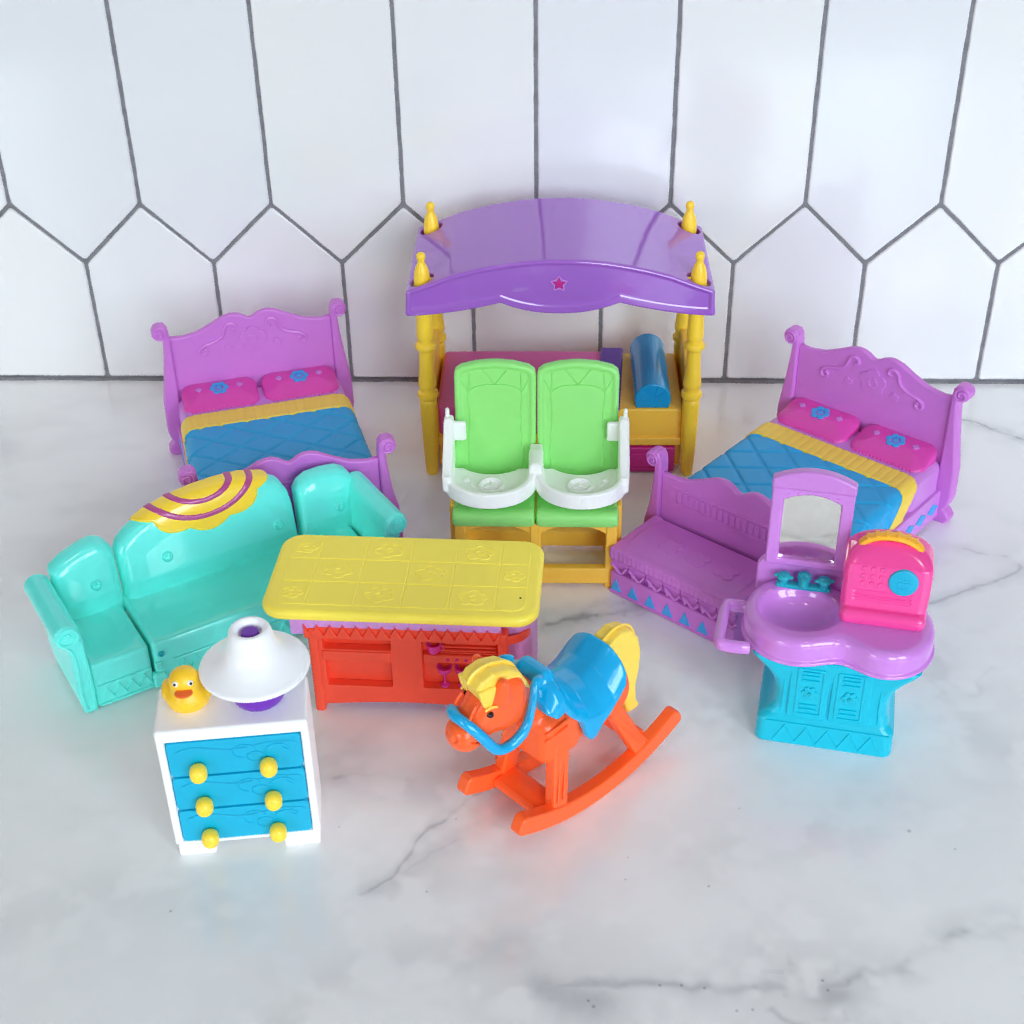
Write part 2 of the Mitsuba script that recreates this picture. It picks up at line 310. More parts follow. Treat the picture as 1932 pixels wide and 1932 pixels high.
plastic('lilac', (200, 128, 212), 0.1, 0.6, 0.5); plastic('cyan', (0, 182, 206), 0.24, 0.5, 0.2); plastic('teal', (20, 170, 184), 0.3); plastic('hot_pink', (238, 70, 150), 0.13, 0.6, 0.5)
plastic('handle_orange', (250, 178, 40), 0.3); plastic('drawer_blue', (0, 168, 204), 0.4); plastic('knob_yellow', (250, 214, 60), 0.3); plastic('duck_yellow', (250, 200, 40), 0.36); plastic('beak_orange', (238, 104, 40), 0.4)
plastic('shade_white', (244, 244, 246), 0.28); plastic('lamp_violet', (112, 44, 172), 0.2)
scene['mirror_foil'] = {'type': 'twosided', 'bsdf': {'type': 'conductor', 'material': 'Ag', 'specular_reflectance': {'type': 'rgb', 'value': [1.0, 1.0, 1.0]}}}

# ------------------------------------------------------------------ the setting: worktop and tiled wall
def worktop():
    m = slab(shapely.box(-1.3, -0.66, 1.3, 0.004), 0.03, 0.004, 3, 0.2, True)
    scene['worktop'] = mikit.ply(put(m, (0, 0, -0.03)), 'marble', smooth=30)
    labels['worktop'] = {'label': 'white marble worktop with thin grey veins under all the toys', 'kind': 'structure'}
    m = rbox(-1.3, 0.0012, -0.03, 1.3, 0.03, 0.66, 0.0002, 1)
    scene['wall'] = mikit.ply(m, 'grout', smooth=False)
    labels['wall'] = {'label': 'wall of long white pointed tiles with dark grey grout', 'kind': 'structure'}
    W, zu, zl, rise = 0.076, 0.1148, 0.0785, 0.0363
    rnd = random.Random(5)
    xs = np.linspace(-1.2, 1.2, 600); e = meshkit.noise(np.c_[xs*70, xs*0, xs*0+3])-.5; e2 = meshkit.noise(np.c_[xs*210, xs*0, xs*0+9])-.5
    k = numbered('wall__caulk'); scene[k] = mikit.ply(tube(np.c_[xs, .0012-.0008*e, .0002+.0005*e2], .0016+.0006*e+.0003*e2, 6), 'grout', smooth=True)
    def tile(xc, z0, z1, cut_low, cut_high):
        p = [(-W/2, z0+(0 if cut_low else rise)), (-W/2, z1-(0 if cut_high else rise))]
        if not cut_high: p.append((0, z1))
        p += [(W/2, z1-(0 if cut_high else rise)), (W/2, z0+(0 if cut_low else rise))]
        if not cut_low: p.append((0, z0))
        q = Polygon(p).buffer(-0.0030).buffer(0.0019, quad_segs=4)
        c = ring_pts(q.exterior, 0.004); o = rnd.random()*50
        c = c + 0.00028*(np.stack([meshkit.noise(np.c_[c*190+o, np.full(len(c), e)]) for e in (0.3, 7.3)], 1)-0.5)*2
        q = Polygon(c)
        m = upright(slab(q, 0.006, 0.001, 3, 0.4), 0.006)
        m = put(put(m, (0, 0, -(z0+z1)/2)), (xc+0.0003, rnd.uniform(-0.0002, 0.0002), (z0+z1)/2), rz=rnd.gauss(0, 0.0035), rx=rnd.gauss(0, 0.0012))
        k = numbered('wall__tile'); scene[k] = mikit.ply(m, 'glazed_tile_%d' % rnd.choice((0, 0, 1, 2)), smooth=30)
    for k in range(-7, 8): tile(k*W, 0.0018, zu, True, False)
    for k in range(-7, 7): tile((k+0.5)*W, zl, zl+0.3048, False, False)
    for k in range(-7, 8): tile(k*W, zl+0.3048-rise, 0.655, False, True)
worktop()

# ------------------------------------------------------------------ canopy bed
def canopy_bed():
    t = thing('canopy_bed', 'purple roofed canopy bed with four yellow posts and pink mattress', 'toy bed', (.0141, -.0703, .008))
    prof = smooth_prof([(0, 0), (.0029, .0002), (.0034, .004), (.0043, .030), (.0046, .044), (.0046, .0462), (.0040, .0468), (.0040, .0478), (.0054, .0486), (.0057, .050), (.0054, .0514), (.0040, .0524), (.0039, .0535), (.0049, .0555), (.0041, .064), (.0037, .0735), (.0037, .0765), (.0053, .0778), (.0056, .079), (.0053, .0802), (.0037, .0815),
                        (.0044, .0845), (.0040, .096), (.0036, .110), (.0043, .1155), (.0040, .1195), (.0025, .1248), (.0017, .1262), (.0018, .1268), (.0024, .1290), (.0020, .1308), (0, .1316)], 110)
    pm = lathe(prof, 28)
    for x in (-.0703, .0703):
        for y in (-.033, .033): part(t, 'post', put(pm, (x, y, 0)), 'post_yellow', 40)
    def arch(u):
        q = np.clip(np.abs(u)/.078, 0, 1); return .1138+.0170*(1-q*q)**1.0*(1-.25*np.clip((q-.72)/.28, 0, 1))
    def low(u):
        q = np.abs(u); c = .0303
        return np.where(q < c, .1012+.0060*(q/c)**2.2, .0998+.0074*np.clip((.079-q)/(.079-c), 0, 1)**1.7)
    def d_can(x, y, z):
        side = np.abs(x)-(.0782+(.114-z)*.06)
        top = (z-arch(x))*.9
        shell = np.maximum(np.maximum(top, .1138+.0-arch(x)*0-z-.004), -1)
        sheet = np.maximum(top, (arch(x)-.0026-z)*.9)
        fas = np.maximum(np.maximum(top, (low(x)-z)*.9), np.abs(np.abs(y)-.0397)-.0013-.0008*np.clip((low(x)+.0047-z)/.0011, 0, 1))
        skirt = np.maximum(np.maximum(top, .1-z), np.abs(np.abs(x)-.0770)-.0016)
        b = np.minimum(np.minimum(sheet, fas), skirt)
        b = smax(smax(b, side, .0015), np.abs(y)-.0418, .0016)
        hole = np.sqrt((np.abs(x)-.0703)**2+(np.abs(y)-.033)**2)-.0062
        return np.maximum(b, -hole)
    part(t, 'canopy', nets(d_can, (-.081, -.0425, .099), (.081, .0425, .132), .0005), 'violet', True)
    part(t, 'star', put(upright(slab(star(.0033), .0007, .0002), -.0410), (-.0005, 0, .1178)), 'magenta')
    rim = Polygon(star(.0046, 5, .62).exterior.coords, [star(.0037, 5, .55).exterior.coords])
    part(t, 'star_rim', put(upright(slab(rim, .0004, .0001), -.0410), (-.0005, 0, .1178)), 'orchid_pale')
    part(t, 'base', cat(rbox(-.0665, -.031, .0175, .0665, .034, .0392, .001), rbox(-.0665, -.0326, .0172, .0665, .034, .0222, .001), rbox(-.0665, -.029, .003, -.0632, .030, .018, .0008), rbox(.0632, -.029, .003, .0665, .030, .018, .0008)), 'board_yellow')
    part(t, 'drawer', cat(rbox(-.0595, -.0338, .0010, .0632, .02, .0166, .0012), rbox(-.0545, -.0345, .0045, .0582, -.0336, .0136, .0008)), 'magenta')
    for s in (-1, 1):
        part(t, 'end_panel', put(slab(Polygon([(-.031, .004), (.031, .004), (.031, .058), (.012, .056), (-.012, .050), (-.031, .046)]), .0036, .001, 3, .004, True), (s*.0703+.0018, 0, 0), rz=0, rx=0) if False else
             trimesh.Trimesh(*(lambda m: (np.c_[s*.0703-.0018+m.vertices[:, 2], m.vertices[:, 0], m.vertices[:, 1]], m.faces))(slab(Polygon([(-.031, .004), (.031, .004), (.031, .058), (.012, .056), (-.012, .050), (-.031, .046)]), .0036, .001, 3, .004, True)), process=False), 'board_yellow')
    def d_mat(x, y, z):
        top = .0408-.0006*((x+.02)/.05)**2-.0004*((y)/.035)**2
        return smax(d_box(x, y, z, -.0660, -.0318, .0232, .0250, .0352, .0440, .0022), z-top, .0015)
    part(t, 'mattress', nets(d_mat, (-.067, -.033, .022), (.026, .036, .042), .0007), 'rose', True)
    part(t, 'blanket_fold', put(slab(Polygon([(.0205, -.0322), (.0325, -.0322), (.0368, .035), (.0238, .035)]).buffer(-.001).buffer(.001), .0038, .0018, 4, .01), (0, 0, .0390)), 'deep_violet', 40)
    a = np.linspace(-.55, PI+.55, 40)
    cyl = Polygon(np.c_[.0102*np.cos(a), .0102*np.sin(a)]).buffer(-.0004)
    b = slab(cyl, .060, .0009, 3, .003, True)
    bol = put(trimesh.Trimesh(np.c_[b.vertices[:, 0], .0305-b.vertices[:, 2], b.vertices[:, 1]], b.faces, process=False), (.0502, 0, .0440))
    bk = part(t, 'bolster', bol, 'bolster_blue', 40)
    lines = [tube(np.c_[.0096*np.cos(q)*np.array([.2, .95]), np.full(2, -.0297), .0440+.0096*np.sin(q)*np.array([.2, .95])]+[.0502, 0, 0], .00022, 5) for q in np.linspace(.1, PI-.1, 6)]
    part(bk, 'seam', cat(*lines), 'bolster_blue')
canopy_bed()

# ------------------------------------------------------------------ the two double beds
BED1, BED2 = (-.1368, -.1252, .1386-.0), (.1386, -.1618, -.6863)
BED1 = (-.1368, -.1252, .3215)
def bed():
    t = thing('double_bed', 'purple double bed standing behind the turquoise sofa, blue quilt', 'toy bed', BED1, group='purple double beds')
    def board(z0, edge, hump, dip, w=.0445):
        u = np.linspace(-w, w, 61); q = np.abs(u)
        top = np.interp(q, [0, .0012, .004, .0075, .0105, .015, .022, .030, .038, w], [dip, dip+.0003, dip+(hump-dip)*.62, dip+(hump-dip)*.95, hump, hump-(hump-edge)*.12, hump-(hump-edge)*.50, hump-(hump-edge)*.86, edge, edge+.0006])
        return Polygon(np.r_[np.c_[u, top], [(w, z0), (-w, z0)]])
    def post(h, s):
        sc = [(.0445, .0035), (.0445, h-.006), (.0450, h-.0015), (.0466, h+.0008), (.0480, h+.0004), (.0474, h-.0030), (.0474, h-.0075), (.0480, h-.016), (.0497, h-.029), (.0524, max(h-.046, .021)), (.0528, .0160), (.0516, .0110), (.0496, .0078)]
        P = Polygon(sc).buffer(.0004).union(Point(.0490, h-.0030).buffer(.0043)).union(Polygon([(.0445, .0), (.0512, .0), (.0535, .0018), (.0538, .0042), (.052, .0068), (.0495, .0085), (.0448, .0085)]).buffer(.0002)).union(shapely.box(.0448, .002, .0495, .018))
        return affinity.scale(P, s, 1, origin=(0, 0))
    for v, h, name in ((.0605, .0790, 'headboard'), (-.0605, .0605, 'footboard')):
        e, hp, d = (.0715, .0812, .0777) if h > .07 else (.0500, .0600, .0560)
        hb = part(t, name, upright(slab(board(.006, e, hp, d), .0034, .0011, 3, .003, True), v+.0017), 'orchid')
        for s in (-1, 1):
            pk = part(t, 'bed_post', upright(slab(post(h, s), .0075, .0012, 3, .0015, True), v+.0037), 'orchid', 40)
            th = np.linspace(0, 3.4*PI, 40); rr = .0037-.0029*th/th[-1]
            for f in ((-1,) if h > .07 else (-1,)):
                sp = np.c_[s*(.0492+rr*np.cos(th+.9)), np.full(40, v-.0039), h-.0035+rr*np.sin(th+.9)]
                part(pk, 'spiral', tube(sp, .00075, 6), 'orchid', 40)
        if h > .07:
            for s in (-1, 1):
                c = curve([(s*.0105, 0, .0722), (s*.0085, 0, .0742), (s*.0105, 0, .0760), (s*.0135, 0, .0748), (s*.0150, 0, .0710), (s*.0185, 0, .0672), (s*.0235, 0, .0655), (s*.0275, 0, .0640), (s*.0295, 0, .0612), (s*.0272, 0, .0592), (s*.0255, 0, .0612), (s*.0268, 0, .0624)], 60)
                part(hb, 'scroll_carving', tube(c+[0, v-.0019, 0], .0010, 6), 'orchid', 40)
                part(hb, 'leaf_carving', put(upright(slab(flower(.0026, 4, .4, .3), .0007, .0003), v-.0016), (s*.0135, 0, .0610)), 'orchid')
            part(hb, 'rose_carving', cat(put(upright(slab(flower(.0078, 5, .25, .3), .0008, .0003), v-.0016), (.0004, 0, .0650)), put(upright(slab(Polygon(flower(.0036, 5, .3).exterior.coords, [Point(0, 0).buffer(.0016).exterior.coords]), .0008, .0003), v-.0020), (.0004, 0, .0650))), 'orchid')
        else:
            part(hb, 'slat_frame', cat(upright(slab(Polygon(shapely.box(-.040, .0355, .040, .0460).exterior.coords, [shapely.box(-.0355, .0372, .0355, .0443).exterior.coords]), .0006, .0002), v-.0015)), 'orchid')
            for i in range(20):
                u = -.0345+i*.00345
                part(hb, 'slat', upright(slab(rrect(u, .0374, u+.0024, .0441, .0003), .0011, .0004), v-.0013), 'orchid')
    for s in (-1, 1):
        r = part(t, 'side_rail', rbox(min(s*.0436, s*.0476), -.0585, .0025, max(s*.0436, s*.0476), .0575, .0190, .0008), 'orchid_pale')
        for z in (.0035, .0168): pass
        for i in range(9):
            y = -.050+i*.0125
            q = slab(Polygon([(-.0055, 0), (0, .0034), (.0055, 0), (0, -.0034)]), .0006, .0002)
            m = trimesh.Trimesh(np.c_[q.vertices[:, 2], q.vertices[:, 0]*1.0, q.vertices[:, 1]], q.faces, process=False)
            if s < 0: m = put(m, rz=PI)
            part(r, 'diamond', put(m, (s*.0475, y, .0105)), 'sky_blue')
    def dm(x, y, z): return d_box(x, y, z, -.0458, -.0585, .006, .0458, .0588, .0366, .0055)+.0016*np.clip((.030-y)/.002, 0, 1)
    part(t, 'mattress', nets(dm, (-.047, -.06, .005), (.047, .06, .037), .0009), 'orchid_pale', True)
    def db(x, y, z):
        b = d_box(x, y, z, -.0464, -.0590, .014, .0464, .0600, .0372, .0058)
        a = np.abs(((x*.8+y)/.0200+.13) % 1-.5), np.abs(((x*.8-y)/.0200+.37) % 1-.5)
        g = np.maximum(np.exp(-(np.abs(.5-a[0])/.05)**2), np.exp(-(np.abs(.5-a[1])/.05)**2))
        b = b+.0009*g*(z > .020)
        q = np.minimum(np.maximum(np.abs(x)-.036, 0)+np.maximum(.035-z, 0), .024); r = .0188-24*q*q
        return smax(smax(b, y-r, .001), .0192-z, .0005)
    part(t, 'quilt', nets(db, (-.047, -.0595, .018), (.047, .0205, .038), .0006), 'quilt_blue', True)
    def dy(x, y, z):
        b = d_box(x, y, z, -.0468, -.07, .014, .0468, .0700, .0377, .0060)
        w = np.where(np.abs(x) < .0462, x, z)
        g = np.exp(-((np.abs((w/.0047) % 1-.5))/.10)**2)
        b = b+.00035*g
        q = np.minimum(np.maximum(np.abs(x)-.036, 0)+np.maximum(.035-z, 0), .024)
        return smax(smax(b, np.abs(y-.0256+24*q*q)-.0074, .0008), .0192-z, .0005)
    part(t, 'quilt_fold', nets(dy, (-.0475, .003, .018), (.0475, .034, .0385), .0006), 'fold_yellow', True)
    for s in (-1, 1):
        cx, cy, cz = s*.0222, .0478, .0380
        def dp(x, y, z):
            X, Y, Z = x-cx, y-cy, z-cz
            d2 = d_rect(X, Y, -.0205, -.0112, .0205, .0112, .0072)-.0009*np.maximum(np.abs(X)/.0205, 0)*np.abs(Y)/.0112
            hgt = .0006+.0040*np.sqrt(np.clip(-d2/.0100, 0, 1))+Y*.22
            return np.maximum(d2, np.maximum((Z-hgt)*.8, -.004-Z))
        p = part(t, 'pillow', nets(dp, (cx-.0215, cy-.0122, cz-.005), (cx+.0215, cy+.0122, cz+.009), .0005), 'pillow_pink', True)
        tilt = math.atan(.17)
        zz = lambda X, Y: cz+.0006+.0040*math.sqrt(min(1, max(0, -(max(abs(X)-.0205, abs(Y)-.0112)))/.0100))+Y*.22
        part(p, 'flower', put(slab(Polygon(flower(.0052, 6, .25).exterior.coords, [flower(.0026, 6, .3).exterior.coords]), .0007, .0002, 2, .001), (cx, cy+.0015, zz(0, .0015)-.0003), rx=tilt), 'sky_blue')
        part(p, 'flower_heart', put(slab(flower(.0017, 5, .3), .0009, .0003, 2, .001), (cx, cy+.0015, zz(0, .0015)-.0003), rx=tilt), 'sky_blue')
        for e in (-1, 1):
            part(p, 'sprig', put(slab(flower(.0018, 4, .35), .0006, .0002, 2, .001), (cx+e*.0112, cy+.002, zz(.0112, .002)-.0002), rx=tilt), 'orchid_pale')
        m = [trimesh.creation.icosphere(1, .0007).apply_translation((cx+x, cy-.0114, cz-.0010)) for x in np.linspace(-.0165, .0165, 17)]
        part(p, 'frill', cat(*m), 'pillow_pink', True)
    return t
b1 = bed()
b2 = dup(b1, 'purple double bed on the right behind the mirror, its yellow fold and pillows fully visible', BED2)
for k in ('pillow', 'pillow_001'): pass

def to_uvz(m, f):
    p = m.vertices; return trimesh.Trimesh(f(p[:, 0], p[:, 1], p[:, 2]), m.faces, process=False)
def zigzag(x0, x1, z0, z1, n, y, r=.0005, top=True):
    """a raised zigzag bead on a front face"""
    x = np.linspace(x0, x1, 2*n+1); z = np.where(np.arange(2*n+1) % 2 == 0, z0, z1)
    return tube(np.c_[x, np.full(len(x), y), z], r, 6)

# ------------------------------------------------------------------ sofa
def sofa():
    t = thing('sofa', 'turquoise toy sofa in three sections with a yellow throw over its middle back', 'sofa', (-.1935, -.306, math.radians(33.5)))
    SEC = [(.0062, .0330), (.0344, .1218), (.1234, .1502)]
    seat_z = lambda y: .0252
    def d_seat(a, b):
        def f(x, y, z):
            bx = d_box(x, y, z, a, .0003, .0008, b, .046, .0255, .0022)
            dish = z-(.0256-.0011*np.clip((y-.004)/.01, 0, 1)*np.clip(np.minimum(x-a-.001, b-x-.001)/.006, 0, 1))
            return smax(bx, dish, .001)
        return f
    backs = [Polygon([(.0040, .018), (.0336, .018), (.0340, .0585), (.0310, .0645), (.0265, .0672), (.0200, .0660), (.0105, .0618), (.0045, .0570)]),
             Polygon([(.0344, .018), (.1222, .018), (.1218, .050), (.1208, .0580), (.1175, .0655), (.1110, .0705), (.1000, .0742), (.0880, .0752), (.0760, .0748), (.0640, .0730), (.0520, .0695), (.0420, .0640), (.0368, .0590), (.0346, .0545)]),
             Polygon([(.1232, .018), (.1545, .018), (.1545, .0560), (.1520, .0612), (.1480, .0642), (.1400, .0655), (.1320, .0652), (.1270, .0625), (.1240, .0575)])]
    backs = [affinity.translate(affinity.scale(b, 1.0, k, origin=(0, .018)), dx, 0) for b, k, dx in zip(backs, (.81, .845, .80), (.0018, .0018, .0022))]
    backs = [b.buffer(.003).buffer(-.006).buffer(.003) for b in backs]
    def d_back(poly, grow=0.0):
        def f(x, y, z):
            d2 = d_poly(x, z, poly)-grow
            lean = (z-.020)*.16
            puff = .0032*np.sqrt(np.clip((-d2)/.012, 0, 1))*np.clip((z-.022)/.012, .2, 1)
            front = (.0368+lean-puff-grow)-y
            rear = y-(.0462+lean*.9+.001*np.sqrt(np.clip(-d2/.012, 0, 1))+grow*.5)
            return smax(smax(d2, front*.95, .0042), rear*.95, .003)
        return f
    btn = [[(.0238, .0395)], [(.0580, .0420), (.1130, .0395)], [(.1455, .0385)]]
    secs = []
    for i, (a, b) in enumerate(SEC):
        s = part(t, 'seat', nets(d_seat(a, b), (a-.001, -.001, 0), (b+.001, .047, .027), .0007), 'aqua', True)
        f = d_back(backs[i])
        x0, _, x1, z1 = backs[i].bounds
        bk = part(t, 'backrest', nets(f, (x0-.001, .028, .017), (x1+.001, .058, z1+.002), .0007), 'aqua', True)
        for (u, z) in btn[i]:
            yy = np.linspace(.028, .05, 400); v = np.array([float(np.asarray(f(np.array(u), q, np.array(z)))) for q in yy]); y0 = yy[np.argmax(v < 0)]
            m = lathe([(.0001, .0010), (.0008, .0010), (.0011, .0002), (.0014, .0002), (.0019, .0014), (.0025, .0008), (.0027, -.001)], 22)
            part(bk, 'button', put(m, (u, y0-.0002, z), rx=PI/2-.16), 'aqua', 40)
        secs.append(s)
    part(secs[0], 'zigzag', cat(zigzag(.0085, .0315, .0050, .0112, 4, -.0002), rbox(.0075, -.0006, .0022, .0322, .0004, .0034, .0004), rbox(.0075, -.0006, .0124, .0322, .0004, .0136, .0004)), 'aqua', 40)
    part(secs[1], 'zigzag', cat(zigzag(.0440, .1120, .0052, .0114, 11, -.0002), rbox(.0430, -.0006, .0024, .1130, .0004, .0036, .0004), rbox(.0430, -.0006, .0126, .1130, .0004, .0138, .0004)), 'aqua', 40)
    part(secs[2], 'zigzag', zigzag(.1250, .1480, .0050, .0112, 4, -.0002), 'aqua', 40)
    for u in (.0335, .1226):
        part(secs[1], 'hinge', cat(rbox(u-.0012, -.0012, .0012, u+.0052, .003, .0088, .0012), rbox(u+.0006, -.0008, .0105, u+.0040, .002, .0150, .0008)), 'aqua')
    m = lathe([(0, .0003), (.0006, .0003), (.0008, .0008), (.0013, .0007), (.0015, 0)], 16); part(secs[1], 'hinge_pin', put(m, (.0378, .0000, .0187), rx=PI/2), 'teal')
    for s, u in ((-1, .0003), (1, .1577)):
        def d_arm(x, y, z):
            X = (x-u)*s          # outwards
            roll = np.hypot(X-.0004, z-.0440)-.0056
            body = d_poly(X, z, [(-.0062, .0005), (.0000, .0005), (.0012, .012), (.0006, .030), (.0020, .041), (.0004, .0475), (-.0040, .047), (-.0062, .040)])
            d2 = smin(roll, body, .002)
            return d_ext(d2, np.abs(y-.0232)-.0232, .0016)
        ar = part(t, 'arm', nets(d_arm, (u-.008, -.001, 0), (u+.008, .0475, .051), .0006), 'aqua', True)
        ring = [(u+s*(.0004+.0044*math.cos(q)), -.0002, .0440+.0044*math.sin(q)) for q in np.linspace(0, 2*PI, 28, endpoint=False)]
        line = curve([(u+s*(-.0046), -.0001, .0405), (u+s*(-.0050), -.0001, .030), (u+s*(-.0052), -.0001, .012), (u+s*(-.0046), -.0001, .003)], 16)
        lin2 = curve([(u+s*.0008, -.0001, .0385), (u+s*(-.0008), -.0001, .030), (u+s*(-.0002), -.0001, .012), (u+s*(-.0012), -.0001, .003)], 16)
        part(ar, 'piping', cat(tube(ring, .0009, 6, True), tube(line, .0008, 6), tube(lin2, .0008, 6)), 'aqua', 40)
        part(ar, 'rosette', put(upright(slab(flower(.0022, 6, .3), .0007, .0003)), (u+s*.0004, -.0001, .0440)), 'aqua')
    # the throw: a scalloped half moon that lies on the middle back
    cx, cz = .0812, .0625
    def polar(x, y, z):
        X, Z = (x-cx)/.0350, np.maximum((.0662-z)+.85*(.0520-y), 0)/.0300
        return np.sqrt(X*X+Z*Z), np.arctan2(Z, X)
    def d_throw(r0, r1, grow, scal):
        fo = d_back(backs[1], grow)
        def f(x, y, z):
            q, a = polar(x, y, z)
            edge = r1-scal*(.10*(1-np.abs(np.sin(a*5.0))))
            return smax(smax(fo(x, y, z), np.maximum(q-edge, r0-q)*.024, .0008), .0405-z-.12*np.abs(x-cx), .0005)
        return f
    th = part(t, 'throw', nets(d_throw(-1, 1.0, .0009, 1), (.044, .028, .038), (.119, .062, .070), .0006), 'throw_yellow', True, label='yellow scalloped throw with two plum stripes')
    part(th, 'stripe', nets(d_throw(.66, .77, .0013, 0), (.044, .028, .038), (.119, .062, .070), .0006), 'plum', True)
    part(th, 'stripe', nets(d_throw(.37, .48, .0013, 0), (.044, .028, .038), (.119, .062, .070), .0006), 'plum', True)
    part(th, 'groove', cat(*[tube([(cx+.0345*q*math.cos(a), y, cz+.0262*q*math.sin(a)) for q, y in ()], .0003) for a in ()]) if False else trimesh.creation.icosphere(1, .0006).apply_translation((.0480, .0440, .0655)), 'black') if False else None
sofa()

# ------------------------------------------------------------------ kitchen island
def island():
    t = thing('kitchen_island', 'red play kitchen island with a yellow tiled worktop and open shelves', 'toy kitchen island', (-.0482, -.2822, math.radians(-2.3)))
    core = slab(rrect(-.0400, -.0150, .0530, .0285, .007), .0500, .0006, 2, .004)
    part(t, 'body', put(core, (0, 0, .0040)), 'lavender', 40)
    red = cat(rbox(-.0425, -.0203, 0, -.0382, -.0155, .0462, .0008), rbox(.0388, -.0203, 0, .0430, -.0155, .0462, .0008))
    # facade: one board with two shelf openings and one cupboard opening, arched below
    bx = Polygon(np.r_[[(-.0390, .0475), (-.0390, .0040)], np.c_[np.linspace(-.036, .036, 20), .0040+.0022*np.cos(np.linspace(-PI/2, PI/2, 20))], [(.0395, .0040), (.0395, .0475)]])
    holes = [rrect(-.0368, .0352, -.0075, .0424, .0006), rrect(-.0362, .0150, -.0078, .0287, .0006), rrect(.0060, .0152, .0385, .0418, .0006)]
    for hh in holes: bx = bx.difference(hh)
    part(t, 'facade', upright(slab(bx, .0042, .0006, 2, .004), -.0155), 'tomato')
    for x0, x1 in ((-.0428, -.0384), (.0386, .0430)):
        part(t, 'leg', rbox(x0, -.0206, 0, x1, -.0140, .0465, .0012), 'tomato')
    part(t, 'shelf_back', cat(rbox(-.0385, -.0152, .012, .0390, -.0146, .044, .0002)), 'tomato')
    part(t, 'shelf', cat(rbox(-.0368, -.0198, .0322, -.0076, -.0149, .0340, .0004)), 'tomato')
    part(t, 'shelf_rail', rbox(-.0374, -.0207, .0296, -.0074, -.0190, .0346, .0006), 'tomato')
    # zigzag fringe that runs round to the right corner
    n = 15
    x = np.linspace(-.0440, .0400, 2*n+1); z = np.where(np.arange(2*n+1) % 2 == 0, .0486, .0432)
    part(t, 'fringe_red', upright(slab(Polygon(np.r_[np.c_[x, z], [(.0400, .0418), (-.0440, .0418)]]), .0014, .0004, 2, .003), -.0196), 'tomato')
    part(t, 'fringe', upright(slab(shapely.box(-.0500, .0428, .0402, .0530), .0012, .0003, 2, .004), -.0184), 'lavender')
    # round corner piece
    a = np.linspace(-PI/2, -.15, 9); arcp = np.c_[.0405+.0122*np.cos(a), -.0075+.0122*np.sin(a)]
    outer, inner = arcp, np.c_[.0405+.0108*np.cos(a), -.0075+.0108*np.sin(a)]
    arc = Polygon(np.r_[outer, inner[::-1]])
    part(t, 'fringe_corner', put(slab(arc, .0040, .0003, 1, .003), (0, 0, .0408)), 'tomato', 40)
    # what is moulded into the cupboard
    cp = part(t, 'cupboard', cat(rbox(.0060, -.0182, .0282, .0385, -.0149, .0326, .0006), rbox(.0135, -.0172, .0330, .0385, -.0149, .0337, .0003), *[rbox(.0140+.0006*i, -.0178+.0003*i, .0345+i*.0018, .0378, -.0149, .0354+i*.0018, .0004) for i in range(4)]), 'tomato')
    for u in (.0168, .0207, .0246): part(cp, 'peg', put(lathe([(0, .0006), (.0006, .0006), (.0008, 0)], 12), (u, -.0181, .0304), rx=PI/2), 'magenta')
    part(t, 'cup', cat(put(lathe([(0, 0), (.0021, .0003), (.0026, .0016), (.0031, .0046), (.0027, .0048), (.0022, .0018), (0, .0012)], 20), (.0108, -.0172, .0336)), tube(curve([(.0133, -.0172, .0372), (.0150, -.0172, .0365), (.0146, -.0172, .0350), (.0131, -.0172, .0348)], 10), .0004, 5)), 'fuchsia', 40)
    for u in (.0150, .0228, .0306):
        part(t, 'goblet', put(lathe([(0, 0), (.0022, .0002), (.0020, .0006), (.0006, .0012), (.0005, .0052), (.0012, .0064), (.0028, .0080), (.0034, .0106), (.0030, .0106), (.0022, .0082), (0, .0072)], 20), (u, -.0171, .0153)), 'fuchsia', 40)
    # worktop
    top = rrect(-.0578, -.0240, .0572, .0330, .0098, 8)
    def d_top(x, y, z):
        d2 = d_rect(x, y, -.0618, -.0243, .0560, .0335, .0098)
        return d_ext(d2, np.abs(z-.0558)-.0027, .0024)
    tp = part(t, 'worktop', nets(d_top, (-.0622, -.0247, .0528), (.0564, .0339, .0588), .00065), 'lemon', True)
    us, vs = [-.0563, -.0428, -.0222, -.0022, .0178, .0374, .0505], [-.0192, -.0030, .0135, .0290]
    frame = rrect(us[0], vs[0], us[-1], vs[-1], .0060)
    for i in range(6):
        for j in range(3):
            q = rrect(us[i]+.00028, vs[j]+.00028, us[i+1]-.00028, vs[j+1]-.00028, .0003).intersection(frame.buffer(-.0002))
            k = part(tp, 'tile', put(slab(q, .0006, .00025, 2, .004), (0, 0, .0582)), 'lemon')
            cx, cy = (us[i]+us[i+1])/2, (vs[j]+vs[j+1])/2
            if (i+j) % 2 == 0:
                r = .0052 if 0 < i < 5 else .0038
                m = cat(tube(np.c_[np.array(flower(r, 5, .35, i).exterior.coords)[:-1]*[1.25, 1.0]+[cx, cy], np.full(60, .0588)], .00032, 5, True),
                        tube(np.c_[.0016*np.cos(np.linspace(0, 6.28, 18)[:-1])+cx, .0014*np.sin(np.linspace(0, 6.28, 18)[:-1])+cy, np.full(17, .0588)], .0003, 5, True))
                part(t + '__worktop', 'flower_relief', m, 'lemon', 40)
    part(tp, 'chip', put(lathe([(0, .0002), (.0005, .0001), (.0006, -.0002)], 9), (.0478, -.0100, .0588)), 'black')
island()

